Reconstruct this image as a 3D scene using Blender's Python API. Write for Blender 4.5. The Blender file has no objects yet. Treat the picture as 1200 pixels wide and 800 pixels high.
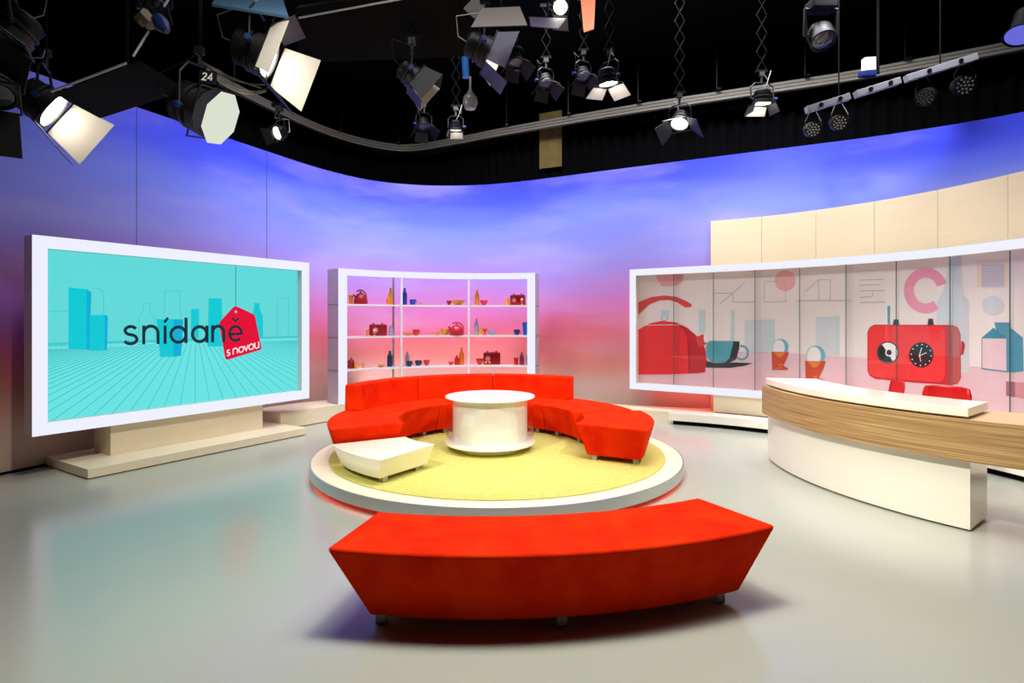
import bpy, bmesh, math, random
from mathutils import Vector, Matrix
random.seed(7)
C = bpy.context.scene
COL = C.collection
PI = math.pi
F, EYE, HY = 666.667, 1.75, 374.5        # focal length in px (1200 wide), eye height, horizon row

# ------------------------------------------------------------------ camera, world, light, exposure
cam_d = bpy.data.cameras.new('camera'); cam = bpy.data.objects.new('camera', cam_d); COL.objects.link(cam)
cam.location = (0, 0, EYE); cam.rotation_euler = (PI/2, 0, 0)
cam_d.lens = 20; cam_d.sensor_width = 36; cam_d.shift_y = -25.5/1200; cam_d.clip_end = 100; cam_d.clip_start = .05
C.camera = cam
w = bpy.data.worlds.new('world'); C.world = w; w.use_nodes = True
w.node_tree.nodes['Background'].inputs[0].default_value = (.55, .6, .8, 1)
w.node_tree.nodes['Background'].inputs[1].default_value = .0
C.view_settings.view_transform = 'Standard'; C.view_settings.look = 'None'
C.view_settings.exposure = 0.0; C.view_settings.gamma = 1; C.view_settings.use_curve_mapping = False

def spot(name, loc, to, power, deg, col=(1, 1, 1), size=.35, blend=.7):
    d = bpy.data.lights.new(name, 'SPOT'); d.energy = power; d.spot_size = math.radians(deg); d.spot_blend = blend
    d.color = col; d.shadow_soft_size = size
    o = bpy.data.objects.new(name, d); COL.objects.link(o); o.location = loc
    o.rotation_euler = (Vector(to)-Vector(loc)).to_track_quat('-Z', 'Y').to_euler()
    return o
def area(name, loc, to, power, sx, sy, col=(1, 1, 1), spread=180):
    d = bpy.data.lights.new(name, 'AREA'); d.energy = power; d.shape = 'RECTANGLE'; d.size = sx; d.size_y = sy
    d.color = col; d.spread = math.radians(spread)
    o = bpy.data.objects.new(name, d); COL.objects.link(o); o.location = loc
    o.rotation_euler = (Vector(to)-Vector(loc)).to_track_quat('-Z', 'Y').to_euler()
    return o
WARM = (1, .93, .80); NEU = (1, .98, .94); COOL = (.80, .92, 1)
# key spots from the front of the grid on the platform
spot('key_left', (-3.0, 1.4, 5.8), (-.5, 7.1, .4), 1500, 34, WARM, .3)
spot('key_right', (3.0, 1.4, 5.8), (.1, 7.1, .4), 1500, 34, WARM, .3)
spot('top_bench', (.5, 4.2, 6.8), (.4, 3.5, .2), 720, 62, WARM, .5)
area('wash_floor', (.8, 4.4, 6.95), (.8, 3.4, 0), 250, 5.5, 1.6, NEU, 130)
spot('key_desk', (-1.0, 1.6, 5.8), (4.0, 6.0, .5), 1900, 34, WARM, .3)
spot('top_desk', (4.4, 4.8, 6.9), (4.6, 6.2, .9), 240, 55, NEU, .4)
spot('key_display', (.6, 3.8, 6.9), (4.6, 8.9, 1.7), 680, 46, NEU, .4)
spot('key_stand', (-.8, 3.2, 6.2), (-4.2, 7.6, .2), 720, 36, WARM, .3)
area('wash_wall_centre', (-1.0, 9.2, 7.35), (-1.2, 12.6, 1.0), 265, 5.0, .6, (.92, .93, 1), 110)
area('wash_wall_right', (3.9, 8.25, 7.3), (5.3, 10.1, .8), 265, 4.8, .6, (.92, .93, 1), 110)
area('wash_wall_left', (-2.2, 6.6, 7.0), (-4.5, 10.3, 1.8), 72, 2.0, .6, (.80, .85, 1), 100)
area('backdrop_fill', (-1.3, 11.55, .34), (-1.3, 12.2, 1.6), 13, 3.4, .12, (1, .86, .84), 150)  # unseen fill light added to brighten the backdrop behind the shelves
spot('violet_wall_glow', (-5.2, 4.6, 3.2), (-5.85, 6.35, 1.75), 55, 26, (.30, .26, 1), .05, 1)

# ------------------------------------------------------------------ materials
def lin(c):
    r = []
    for v in c:
        v = v/255
        r.append(v/12.92 if v <= .04045 else ((v+.055)/1.055)**2.4)
    return (*r, 1)
MATS = {}
def mat(name, rgb, rough=.5, metal=0, spec=.5, emit=0, sheen=0, sheen_col=None, coat=0, bump=0, bscale=200, var=0, vscale=6, vcol=None, stretch=None):
    if name in MATS: return MATS[name]
    m = bpy.data.materials.new(name); m.use_nodes = True; nt = m.node_tree; N = nt.nodes; L = nt.links
    b = N['Principled BSDF']; c = lin(rgb)
    b.inputs['Base Color'].default_value = c; b.inputs['Roughness'].default_value = rough
    b.inputs['Metallic'].default_value = metal; b.inputs['Specular IOR Level'].default_value = spec
    if emit:
        b.inputs['Emission Color'].default_value = c; b.inputs['Emission Strength'].default_value = emit
    if sheen:
        b.inputs['Sheen Weight'].default_value = sheen; b.inputs['Sheen Roughness'].default_value = .4
        b.inputs['Sheen Tint'].default_value = lin(sheen_col or rgb)
    if coat: b.inputs['Coat Weight'].default_value = coat; b.inputs['Coat Roughness'].default_value = .08
    if var or bump:
        tc = N.new('ShaderNodeTexCoord')
        src = tc.outputs['Object']
        if stretch:
            mp = N.new('ShaderNodeMapping'); mp.inputs['Scale'].default_value = stretch; L.new(src, mp.inputs['Vector']); src = mp.outputs[0]
    if var:
        n = N.new('ShaderNodeTexNoise'); n.inputs['Scale'].default_value = vscale; n.inputs['Detail'].default_value = 6; L.new(src, n.inputs['Vector'])
        mx = N.new('ShaderNodeMix'); mx.data_type = 'RGBA'
        mx.inputs['A'].default_value = c; mx.inputs['B'].default_value = lin(vcol or tuple(v*.6 for v in rgb))
        mr = N.new('ShaderNodeMapRange'); mr.inputs['From Min'].default_value = .35; mr.inputs['From Max'].default_value = .7
        mr.inputs['To Max'].default_value = var
        L.new(n.outputs['Fac'], mr.inputs['Value']); L.new(mr.outputs[0], mx.inputs['Factor']); L.new(mx.outputs['Result'], b.inputs['Base Color'])
    if bump:
        n2 = N.new('ShaderNodeTexNoise'); n2.inputs['Scale'].default_value = bscale; n2.inputs['Detail'].default_value = 4; L.new(src, n2.inputs['Vector'])
        bp = N.new('ShaderNodeBump'); bp.inputs['Strength'].default_value = bump; bp.inputs['Distance'].default_value = .01
        L.new(n2.outputs['Fac'], bp.inputs['Height']); L.new(bp.outputs[0], b.inputs['Normal'])
    MATS[name] = m; return m
def emis(name, rgb, s=1):
    if name in MATS: return MATS[name]
    m = bpy.data.materials.new(name); m.use_nodes = True; nt = m.node_tree
    b = nt.nodes['Principled BSDF']; b.inputs['Base Color'].default_value = (.02, .02, .02, 1); b.inputs['Roughness'].default_value = .4
    b.inputs['Emission Color'].default_value = lin(rgb); b.inputs['Emission Strength'].default_value = s
    MATS[name] = m; return m
def glassy(name, tint, ior=1.45, base=.03, rough=.02):
    m = bpy.data.materials.new(name); m.use_nodes = True; nt = m.node_tree; N = nt.nodes; L = nt.links
    N.remove(N['Principled BSDF']); out = N['Material Output']
    tr = N.new('ShaderNodeBsdfTransparent'); tr.inputs[0].default_value = (*tint, 1)
    gl = N.new('ShaderNodeBsdfGlossy'); gl.inputs['Roughness'].default_value = rough; gl.inputs[0].default_value = (1, 1, 1, 1)
    lw = N.new('ShaderNodeLayerWeight'); pw = N.new('ShaderNodeMath'); pw.operation = 'POWER'; pw.inputs[1].default_value = 5; L.new(lw.outputs['Facing'], pw.inputs[0])
    ad = N.new('ShaderNodeMath'); ad.operation = 'MULTIPLY_ADD'; ad.inputs[1].default_value = (ior-1)*1.4; ad.inputs[2].default_value = base; ad.use_clamp = True
    mx = N.new('ShaderNodeMixShader'); L.new(pw.outputs[0], ad.inputs[0]); L.new(ad.outputs[0], mx.inputs[0])
    L.new(tr.outputs[0], mx.inputs[1]); L.new(gl.outputs[0], mx.inputs[2]); L.new(mx.outputs[0], out.inputs[0])
    MATS[name] = m; return m

M_black = mat('studio_black', (10, 10, 12), .9, spec=.1)
M_blackmetal = mat('black_metal', (13, 13, 16), .5, .3)
M_flag = mat('black_foil', (7, 7, 9), .8, spec=.1)
M_barn = mat('barn_door_metal', (22, 21, 24), .55, .3)
M_silver = mat('silver', (172, 177, 182), .4, .35)
M_rail = mat('rail_aluminium', (120, 115, 104), .6, .1)
M_blue = mat('blue_plastic', (16, 36, 96), .4)
M_greymetal = mat('grey_cast', (48, 46, 45), .5, .3)
M_yellow = mat('yellow_plastic', (220, 180, 30), .5)
M_redplastic = mat('red_plastic', (190, 20, 25), .4)
M_cream = mat('cream_laminate', (240, 228, 196), .38, var=.25, vscale=3, vcol=(232, 216, 180), stretch=(.5, .5, 9))
M_creamwhite = mat('cream_white_gloss', (251, 247, 232), .22, coat=.3)
M_white = mat('white_lacquer', (252, 251, 246), .25, coat=.3)
M_velvet = mat('red_velvet', (232, 50, 4), .85, spec=.05, sheen=.08, sheen_col=(255, 120, 0), bump=.15, bscale=260, var=.9, vscale=5, vcol=(214, 26, 2))
M_rug = mat('lime_rug', (208, 202, 120), .95, spec=.05, bump=.9, bscale=120, var=.6, vscale=16, vcol=(186, 184, 82))
M_light = emis('lit_acrylic', (238, 240, 255), .98)
M_wood = None

def wood(name, c1, c2):
    m = bpy.data.materials.new(name); m.use_nodes = True; nt = m.node_tree; N = nt.nodes; L = nt.links
    b = N['Principled BSDF']; b.inputs['Roughness'].default_value = .42
    tc = N.new('ShaderNodeTexCoord'); mp = N.new('ShaderNodeMapping'); mp.inputs['Scale'].default_value = (.5, .5, 55)
    n = N.new('ShaderNodeTexNoise'); n.inputs['Scale'].default_value = 2.2; n.inputs['Detail'].default_value = 8; n.inputs['Roughness'].default_value = .6
    cr = N.new('ShaderNodeValToRGB'); cr.color_ramp.elements[0].position = .34; cr.color_ramp.elements[1].position = .66
    cr.color_ramp.elements[0].color = lin(c1); cr.color_ramp.elements[1].color = lin(c2)
    L.new(tc.outputs['Object'], mp.inputs[0]); L.new(mp.outputs[0], n.inputs['Vector']); L.new(n.outputs['Fac'], cr.inputs[0]); L.new(cr.outputs[0], b.inputs['Base Color'])
    MATS[name] = m; return m
M_wood = wood('zebrano_veneer', (138, 100, 58), (206, 172, 118))

def brushed():
    m = mat('brushed_aluminium', (196, 198, 200), .28, .9); return m
M_alu = brushed()

def backdrop_mat():
    m = bpy.data.materials.new('printed_sky_backdrop'); m.use_nodes = True; nt = m.node_tree; N = nt.nodes; L = nt.links
    b = N['Principled BSDF']; b.inputs['Roughness'].default_value = .38; b.inputs['Specular IOR Level'].default_value = .35
    tc = N.new('ShaderNodeTexCoord'); sp = N.new('ShaderNodeSeparateXYZ'); L.new(tc.outputs['Object'], sp.inputs[0])
    mp = N.new('ShaderNodeMapping'); mp.inputs['Scale'].default_value = (.28, .28, 1.5); L.new(tc.outputs['Object'], mp.inputs[0])
    n = N.new('ShaderNodeTexNoise'); n.inputs['Scale'].default_value = 1.0; n.inputs['Detail'].default_value = 5; n.inputs['Roughness'].default_value = .45
    L.new(mp.outputs[0], n.inputs['Vector'])
    a = N.new('ShaderNodeMath'); a.operation = 'MULTIPLY_ADD'; a.inputs[1].default_value = 1.0; a.inputs[2].default_value = -.5; L.new(n.outputs['Fac'], a.inputs[0])
    s = N.new('ShaderNodeMath'); s.operation = 'ADD'; L.new(sp.outputs['Z'], s.inputs[0]); L.new(a.outputs[0], s.inputs[1])
    d = N.new('ShaderNodeMath'); d.operation = 'DIVIDE'; d.inputs[1].default_value = 4.66; L.new(s.outputs[0], d.inputs[0])
    cr = N.new('ShaderNodeValToRGB'); e = cr.color_ramp.elements
    stops = [(0.0, (200, 180, 160)), (.11, (214, 172, 158)), (.21, (222, 134, 128)), (.32, (226, 110, 128)), (.42, (216, 124, 188)), (.53, (188, 140, 218)),
             (.66, (152, 150, 234)), (.80, (122, 138, 238)), (.89, (96, 110, 238)), (.95, (72, 84, 236)), (1.0, (60, 70, 228))]
    e[0].position, e[0].color = stops[0][0], lin(stops[0][1]); e[1].position, e[1].color = stops[-1][0], lin(stops[-1][1])
    for p, c in stops[1:-1]:
        x = e.new(p); x.color = lin(c)
    L.new(d.outputs[0], cr.inputs[0])
    # pale cloud streaks
    mp2 = N.new('ShaderNodeMapping'); mp2.inputs['Scale'].default_value = (.4, .4, 1.6); mp2.inputs['Location'].default_value = (3, 1, 7); L.new(tc.outputs['Object'], mp2.inputs[0])
    n2 = N.new('ShaderNodeTexNoise'); n2.inputs['Scale'].default_value = .9; n2.inputs['Detail'].default_value = 4; L.new(mp2.outputs[0], n2.inputs['Vector'])
    r2 = N.new('ShaderNodeMapRange'); r2.inputs['From Min'].default_value = .48; r2.inputs['From Max'].default_value = .75; r2.inputs['To Max'].default_value = .3; L.new(n2.outputs['Fac'], r2.inputs['Value'])
    mx = N.new('ShaderNodeMix'); mx.data_type = 'RGBA'; mx.inputs['B'].default_value = lin((214, 196, 226)); L.new(r2.outputs[0], mx.inputs['Factor']); L.new(cr.outputs[0], mx.inputs['A'])
    L.new(mx.outputs['Result'], b.inputs['Base Color'])
    return m

# ------------------------------------------------------------------ object helpers
def empty(name, label, cat, loc=(0, 0, 0), group=None):
    o = bpy.data.objects.new(name, None); COL.objects.link(o); o.location = loc; o.empty_display_size = .1
    o['label'] = label; o['category'] = cat
    if group: o['group'] = group
    return o
def tag(o, label, cat, group=None):
    o['label'] = label; o['category'] = cat
    if group: o['group'] = group
    return o
def obj(name, bm, m, parent=None, bevel=0, smooth=False, seg=2, label=None, recalc=True):
    """bm is in world coordinates; if a parent is given, vertices are shifted to the parent's origin"""
    me = bpy.data.meshes.new(name)
    if recalc: bmesh.ops.recalc_face_normals(bm, faces=bm.faces)
    if parent is not None:
        bmesh.ops.translate(bm, verts=bm.verts, vec=-world_loc(parent))
    bm.to_mesh(me); bm.free()
    for mm in (m if isinstance(m, (list, tuple)) else [m]): me.materials.append(mm)
    o = bpy.data.objects.new(name, me); COL.objects.link(o)
    if parent is not None: o.parent = parent
    if bevel:
        b = o.modifiers.new('bevel', 'BEVEL'); b.width = bevel; b.segments = seg; b.limit_method = 'ANGLE'; b.angle_limit = math.radians(32)
        for p in me.polygons: p.use_smooth = True
        wn = o.modifiers.new('wn', 'WEIGHTED_NORMAL'); wn.keep_sharp = True
    elif smooth:
        for p in me.polygons: p.use_smooth = True
        es = o.modifiers.new('es', 'EDGE_SPLIT'); es.split_angle = math.radians(35)
    if label: o['label'] = label
    return o
def world_loc(o):
    v = Vector((0, 0, 0))
    while o is not None:
        v = v+Vector(o.location); o = o.parent
    return v
def struct(o): o['kind'] = 'structure'; return o

def add_hexa(bm, P):
    """8 corners: bottom 4 then top 4"""
    v = [bm.verts.new(p) for p in P]
    for f in ((3, 2, 1, 0), (4, 5, 6, 7), (0, 1, 5, 4), (1, 2, 6, 5), (2, 3, 7, 6), (3, 0, 4, 7)): bm.faces.new([v[i] for i in f])
def add_box(bm, x0, x1, y0, y1, z0, z1):
    add_hexa(bm, [(x0, y0, z0), (x1, y0, z0), (x1, y1, z0), (x0, y1, z0), (x0, y0, z1), (x1, y0, z1), (x1, y1, z1), (x0, y1, z1)])
def add_obox(bm, c, ax, ay, az, hx, hy, hz):
    c = Vector(c); ax = Vector(ax).normalized()*hx; ay = Vector(ay).normalized()*hy; az = Vector(az).normalized()*hz
    add_hexa(bm, [c-ax-ay-az, c+ax-ay-az, c+ax+ay-az, c-ax+ay-az, c-ax-ay+az, c+ax-ay+az, c+ax+ay+az, c-ax+ay+az])
def add_tube(bm, pts, r, n=8, cap=True):
    pts = [Vector(p) for p in pts]; rings = []
    prev = None
    for i, p in enumerate(pts):
        t = (pts[min(i+1, len(pts)-1)]-pts[max(i-1, 0)]).normalized()
        if prev is None:
            a = t.orthogonal().normalized()
        else:
            a = (prev-t*prev.dot(t)); a = a.normalized() if a.length > 1e-6 else t.orthogonal().normalized()
        prev = a; b = t.cross(a)
        rr = r[i] if isinstance(r, (list, tuple)) else r
        rings.append([bm.verts.new(p+(a*math.cos(2*PI*k/n)+b*math.sin(2*PI*k/n))*rr) for k in range(n)])
    for q in range(len(rings)-1):
        for k in range(n): bm.faces.new([rings[q][k], rings[q][(k+1) % n], rings[q+1][(k+1) % n], rings[q+1][k]])
    if cap: bm.faces.new(rings[0][::-1]); bm.faces.new(rings[-1])
def add_lathe(bm, c, prof, n=24, M=None, closed=False):
    """prof: (radius, height) list about the z axis at c (or the matrix M)"""
    rings = []
    for r, z in prof:
        ring = []
        if r < 1e-5:
            p = Vector((0, 0, z)); ring = [bm.verts.new((M@p if M else p+Vector(c)))]
        else:
            for k in range(n):
                p = Vector((r*math.cos(2*PI*k/n), r*math.sin(2*PI*k/n), z)); ring.append(bm.verts.new((M@p if M else p+Vector(c))))
        rings.append(ring)
    pairs = list(zip(rings[:-1], rings[1:]))
    if closed: pairs.append((rings[-1], rings[0]))
    for a, b in pairs:
        for k in range(n):
            if len(a) == 1 and len(b) == 1: break
            if len(a) == 1: bm.faces.new([a[0], b[k], b[(k+1) % n]])
            elif len(b) == 1: bm.faces.new([a[k], a[(k+1) % n], b[0]])
            else: bm.faces.new([a[k], a[(k+1) % n], b[(k+1) % n], b[k]])
    if not closed:
        if len(rings[0]) > 1: bm.faces.new(rings[0][::-1])
        if len(rings[-1]) > 1: bm.faces.new(rings[-1])
def ring_seg(bm, c, rb, rt, ab, at_, z0, z1, n=28):
    """annular segment; rb/rt = (inner, outer) radius at bottom/top, ab/at_ = (start, end) degrees at bottom/top"""
    prev = None; first = None
    for i in range(n+1):
        f = i/n
        b = math.radians(ab[0]+(ab[1]-ab[0])*f); t = math.radians(at_[0]+(at_[1]-at_[0])*f)
        vs = [bm.verts.new((c[0]+r*math.cos(a), c[1]+r*math.sin(a), z)) for r, a, z in ((rb[0], b, z0), (rb[1], b, z0), (rt[1], t, z1), (rt[0], t, z1))]
        if prev:
            for k in range(4): bm.faces.new([prev[k], prev[(k+1) % 4], vs[(k+1) % 4], vs[k]])
        else: bm.faces.new(vs[::-1])
        prev = vs
    bm.faces.new(prev)

class Path:
    """a horizontal line or curve (left to right as the camera sees it); off > 0 is away from the camera"""
    def __init__(s, pts, smooth=False, step=.05):
        pts = [Vector((p[0], p[1])) for p in pts]
        if smooth:
            P = [pts[0]*2-pts[1]]+pts+[pts[-1]*2-pts[-2]]; out = []
            for i in range(1, len(P)-2):
                a, b, c, d = P[i-1:i+3]; k = max(2, int((c-b).length/step))
                for j in range(k):
                    t = j/k
                    out.append(.5*((2*b)+(c-a)*t+(2*a-5*b+4*c-d)*t*t+(3*b-a-3*c+d)*t**3))
            out.append(pts[-1]); pts = out
        s.p = pts; s.s = [0]
        for a, b in zip(pts[:-1], pts[1:]): s.s.append(s.s[-1]+(b-a).length)
        s.n = []
        for i in range(len(pts)):
            t = (pts[min(i+1, len(pts)-1)]-pts[max(i-1, 0)]).normalized(); s.n.append(Vector((-t.y, t.x)))
        s.L = s.s[-1]
    def at(s, u, off=0):
        if u <= 0: i = 0
        elif u >= s.L: i = len(s.p)-2
        else:
            lo, hi = 0, len(s.s)-1
            while hi-lo > 1:
                m = (lo+hi)//2
                if s.s[m] <= u: lo = m
                else: hi = m
            i = lo
        f = (u-s.s[i])/(s.s[i+1]-s.s[i])
        fn = min(1, max(0, f))
        return s.p[i]+(s.p[i+1]-s.p[i])*f+(s.n[i]*(1-fn)+s.n[i+1]*fn).normalized()*off
    def hit(s, px, py, off=0):
        """arc length and height where the sight line through a photo pixel meets the surface"""
        k = (px-600)/F
        Q = [a+n*off for a, n in zip(s.p, s.n)]
        g = [q.x-k*q.y for q in Q]
        for i in range(len(Q)-1):
            if g[i] <= 0 <= g[i+1] or g[i] >= 0 >= g[i+1]:
                f = g[i]/(g[i]-g[i+1]) if g[i] != g[i+1] else 0
                y = Q[i].y+(Q[i+1].y-Q[i].y)*f
                return s.s[i]+(s.s[i+1]-s.s[i])*f, EYE-(py-HY)/F*y
        i, j = (0, 1) if abs(g[0]) < abs(g[-1]) else (len(Q)-1, len(Q)-2)
        f = g[i]/(g[i]-g[j]); q = Q[i]+(Q[j]-Q[i])*f
        return s.s[i]+(s.s[j]-s.s[i])*f, EYE-(py-HY)/F*q.y
def path_slab(bm, P, u0, u1, o0, o1, z0, z1, step=.12, o0e=None):
    """solid following a path between arc lengths u0..u1, offsets o0..o1 (front..back), heights z0..z1"""
    n = max(1, int((u1-u0)/step)) if len(P.p) > 2 else 1; prev = None
    for i in range(n+1):
        u = u0+(u1-u0)*i/n
        a = P.at(u, o0); b = P.at(u, o1)
        vs = [bm.verts.new((a.x, a.y, z0)), bm.verts.new((b.x, b.y, z0)), bm.verts.new((b.x, b.y, z1)), bm.verts.new((a.x, a.y, z1))]
        if prev:
            for k in range(4): bm.faces.new([prev[k], prev[(k+1) % 4], vs[(k+1) % 4], vs[k]])
        else: bm.faces.new(vs[::-1])
        prev = vs
    bm.faces.new(prev)

# flat artwork on a path surface: shapes are given as photo pixels and land on the real surface
def crop(x0, y0, sc): return lambda pts: [(x0+x/sc, y0+y/sc) for x, y in pts]
def circ(cx, cy, rx, ry=None, n=28, a0=0, a1=360):
    ry = ry or rx
    return [(cx+rx*math.cos(math.radians(a0+(a1-a0)*i/n)), cy+ry*math.sin(math.radians(a0+(a1-a0)*i/n))) for i in range(n+(0 if a1-a0 == 360 else 1))]
def stroke(pts, wd, closed=False):
    """polyline -> list of quads of width wd"""
    P = [Vector(p) for p in pts]; n = len(P); L = []; R = []
    for i in range(n):
        if closed: a, b = P[(i-1) % n], P[(i+1) % n]
        else: a, b = P[max(i-1, 0)], P[min(i+1, n-1)]
        d1 = (P[i]-a).normalized() if (P[i]-a).length > 1e-9 else None
        d2 = (b-P[i]).normalized() if (b-P[i]).length > 1e-9 else None
        d1 = d1 or d2; d2 = d2 or d1
        t = (d1+d2).normalized(); nn = Vector((-t.y, t.x)); c = max(.4, nn.dot(Vector((-d1.y, d1.x))))
        L.append(P[i]+nn*wd/2/c); R.append(P[i]-nn*wd/2/c)
    out = []
    for i in range(n if closed else n-1):
        j = (i+1) % n; out.append([tuple(L[i]), tuple(L[j]), tuple(R[j]), tuple(R[i])])
    return out
class Art:
    def __init__(s, P, off, step=.0015, bend=.15): s.P = P; s.off = off; s.step = step; s.bm = bmesh.new(); s.m = []; s.bend = bend
    def mi(s, m):
        if m not in s.m: s.m.append(m)
        return s.m.index(m)
    def add(s, m, poly, layer=1, flat=False):
        pts = poly if flat else [s.P.hit(x, y, s.off) for x, y in poly]
        b = bmesh.new()
        try: b.faces.new([b.verts.new((u, 0, z)) for u, z in pts])
        except ValueError: return
        bmesh.ops.triangulate(b, faces=b.faces)
        if s.bend and len(s.P.p) > 2:
            u0, u1 = min(p[0] for p in pts), max(p[0] for p in pts); k = math.ceil(u0/s.bend)
            while k*s.bend < u1:
                bmesh.ops.bisect_plane(b, geom=b.verts[:]+b.edges[:]+b.faces[:], plane_co=(k*s.bend, 0, 0), plane_no=(1, 0, 0)); k += 1
        mi = s.mi(m); mp = {}
        for v in b.verts:
            q = s.P.at(v.co.x, s.off-layer*s.step); mp[v] = s.bm.verts.new((q.x, q.y, v.co.z))
        for f in b.faces:
            try: nf = s.bm.faces.new([mp[v] for v in f.verts]); nf.material_index = mi
            except ValueError: pass
        b.free()
    def strokes(s, m, quads, layer=1):
        for q in quads: s.add(m, q, layer)

# ------------------------------------------------------------------ room shell
bm = bmesh.new(); add_box(bm, -9, 10, -4, 14.6, -.1, 0)
M_floor = mat('grey_green_floor_paint', (178, 181, 168), .2, spec=.6, var=.25, vscale=.5, vcol=(166, 174, 163))
struct(obj('floor', bm, M_floor))
bm = bmesh.new(); add_box(bm, -9, 10, -4, 14.6, 7.6, 7.7); struct(obj('ceiling', bm, M_black))
for nm, b in (('wall_left', (-9.1, -9, -4, 14.6)), ('wall_right', (10, 10.1, -4, 14.6)), ('wall_front', (-9, 10, -4.1, -4)), ('wall_back', (-9, 10, 14.6, 14.7))):
    bm = bmesh.new(); add_box(bm, *b, 0, 7.6); struct(obj(nm, bm, M_black))

# printed backdrop that curves round the set
WALL = Path([(-7.6, 2.25), (-6.86, 3.92), (-5.76, 6.4), (-5.0, 8.1), (-4.25, 9.8), (-3.64, 11.03), (-2.87, 11.93), (-1.85, 12.33), (-.74, 12.3), (.1, 12.02), (.9, 11.62), (2.3, 10.86),
             (4.4, 9.76), (5.65, 9.1), (6.62, 8.45), (7.25, 7.85), (7.7, 7.1), (8.0, 6.0)], True)
M_back = backdrop_mat(); M_seam = mat('seam_dark_line', (40, 44, 80), .8)  # narrow dark faces mark the joints between backdrop panels
WH = 4.66
seams = [WALL.hit(160, 300)[0], WALL.hit(312.5, 300)[0]]
s0 = seams[0]-(seams[1]-seams[0]); seams = [s0]+seams
bm = bmesh.new(); cuts = []
u = 0
while u < WALL.L: cuts.append(u); u += .12
cuts.append(WALL.L)
for s in seams:
    cuts = [c for c in cuts if abs(c-s) > .02]+[s-.005, s+.005]
cuts.sort()
prev = None
for u in cuts:
    a = WALL.at(u, 0); b = WALL.at(u, .1)
    vs = [bm.verts.new((a.x, a.y, 0)), bm.verts.new((b.x, b.y, 0)), bm.verts.new((b.x, b.y, WH)), bm.verts.new((a.x, a.y, WH))]
    if prev:
        for k in range(4):
            f = bm.faces.new([prev[k], prev[(k+1) % 4], vs[(k+1) % 4], vs[k]])
            if k == 3 and any(abs((u+pu)/2-s) < .002 for s in seams): f.material_index = 1
    else: bm.faces.new(vs[::-1])
    prev = vs; pu = u
bm.faces.new(prev)
struct(obj('wall_cyclorama', bm, [M_back, M_seam], smooth=True))
# thin black gap and skirting at the foot of the backdrop
bm = bmesh.new(); path_slab(bm, WALL, 0, seams[2]+.8, -.012, -.002, 0, .03); struct(obj('baseboard_left', bm, M_black))

# ------------------------------------------------------------------ curtain rail, curtain
RAIL = Path([(-5.35, 9.7), (-4.55, 12.1), (-3.9, 13.3), (-3.1, 14.0), (-2.4, 14.1), (-1.2, 13.5), (0, 12.8), (2.4, 11.55), (4.75, 10.5), (6.1, 9.87), (8.0, 8.75), (9.0, 7.9)], True)
t = empty('curtain_rail', 'grey curved three-track curtain rail high above the printed backdrop', 'curtain rail', (0, 12.8, 6.0))
for k, (oo, zz) in enumerate(((-.03, 5.93), (0, 6.0), (.03, 6.07))):
    bm = bmesh.new(); path_slab(bm, RAIL, .2, RAIL.L-.2, oo-.05, oo+.05, zz-.02, zz+.028); obj('track', bm, M_rail, t)
u = .8
while u < RAIL.L-.5:
    bm = bmesh.new(); a = RAIL.at(u); add_tube(bm, [(a.x, a.y, 6.1), (a.x, a.y, 7.6)], .012, 6); add_box(bm, a.x-.03, a.x+.03, a.y-.14, a.y+.14, 6.10, 6.13); u += 1.5
    obj('hanger', bm, M_blackmetal, t)
bm = bmesh.new(); N_ = 900; prev = None
for i in range(N_+1):
    u = .4+(RAIL.L-.8)*i/N_; q = RAIL.at(u, .42+.045*math.sin(u*2*PI/.24)+.02*math.sin(u*5.3))
    vs = [bm.verts.new((q.x, q.y, .02)), bm.verts.new((q.x, q.y, 5.93))]
    if prev: bm.faces.new([prev[0], vs[0], vs[1], prev[1]])
    prev = vs
M_curtain = mat('black_velour', (7, 7, 8), .95, spec=.03)
o = obj('curtain', bm, M_curtain, smooth=False); sm = o.modifiers.new('s', 'SOLIDIFY'); sm.thickness = .01
for p in o.data.polygons: p.use_smooth = True
tag(o, 'black pleated curtain hanging behind the printed backdrop', 'curtain')
# yellowish board behind the rail
bm = bmesh.new(); a = Vector(((633-600)/F*12.2, 12.2)); add_obox(bm, (.86, 12.66, 5.75), (1, -.5, 0), (.5, 1, 0), (0, 0, 1), .27, .015, .62)
tag(obj('board', bm, mat('yellow_board', (120, 98, 44), .8, var=.5, vscale=5), bevel=.004), 'narrow yellowish board hung upright behind the curtain rail', 'board')

# ------------------------------------------------------------------ round platform, rug
PC = (-.17, 6.97)
t = empty('round_platform', 'low round cream platform with brushed metal edge under the red sofa', 'platform', (*PC, 0))
bm = bmesh.new(); add_lathe(bm, (*PC, 0), [(2.165, .15), (2.165, .16), (0, .16), (0, .15)], 128); obj('deck', bm, mat('cream_deck', (250, 240, 208), .3, var=.3, vscale=4, vcol=(244, 230, 192), stretch=(8, .6, 1)), t, smooth=True)
bm = bmesh.new(); add_lathe(bm, (*PC, 0), [(2.15, .052), (2.18, .052), (2.18, .158), (2.165, .16), (2.15, .15)], 128, closed=True); obj('edge_band', bm, M_alu, t, smooth=True)
bm = bmesh.new(); add_lathe(bm, (*PC, 0), [(2.0, 0), (2.0, .15), (1.9, .15), (1.9, 0)], 96, closed=True); obj('plinth', bm, M_black, t, smooth=True)
bm = bmesh.new(); add_lathe(bm, (*PC, 0), [(2.06, .05), (2.13, .05), (2.13, .06), (2.06, .06)], 96, closed=True); obj('light_strip', bm, emis('red_led', (255, 60, 50), 1.6), t, smooth=True, label='glowing red light strip under the platform rim')
bm = bmesh.new(); add_lathe(bm, (*PC, 0), [(0, .1605), (1.965, .1605), (1.98, .165), (1.975, .172), (0, .172)], 128)
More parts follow.
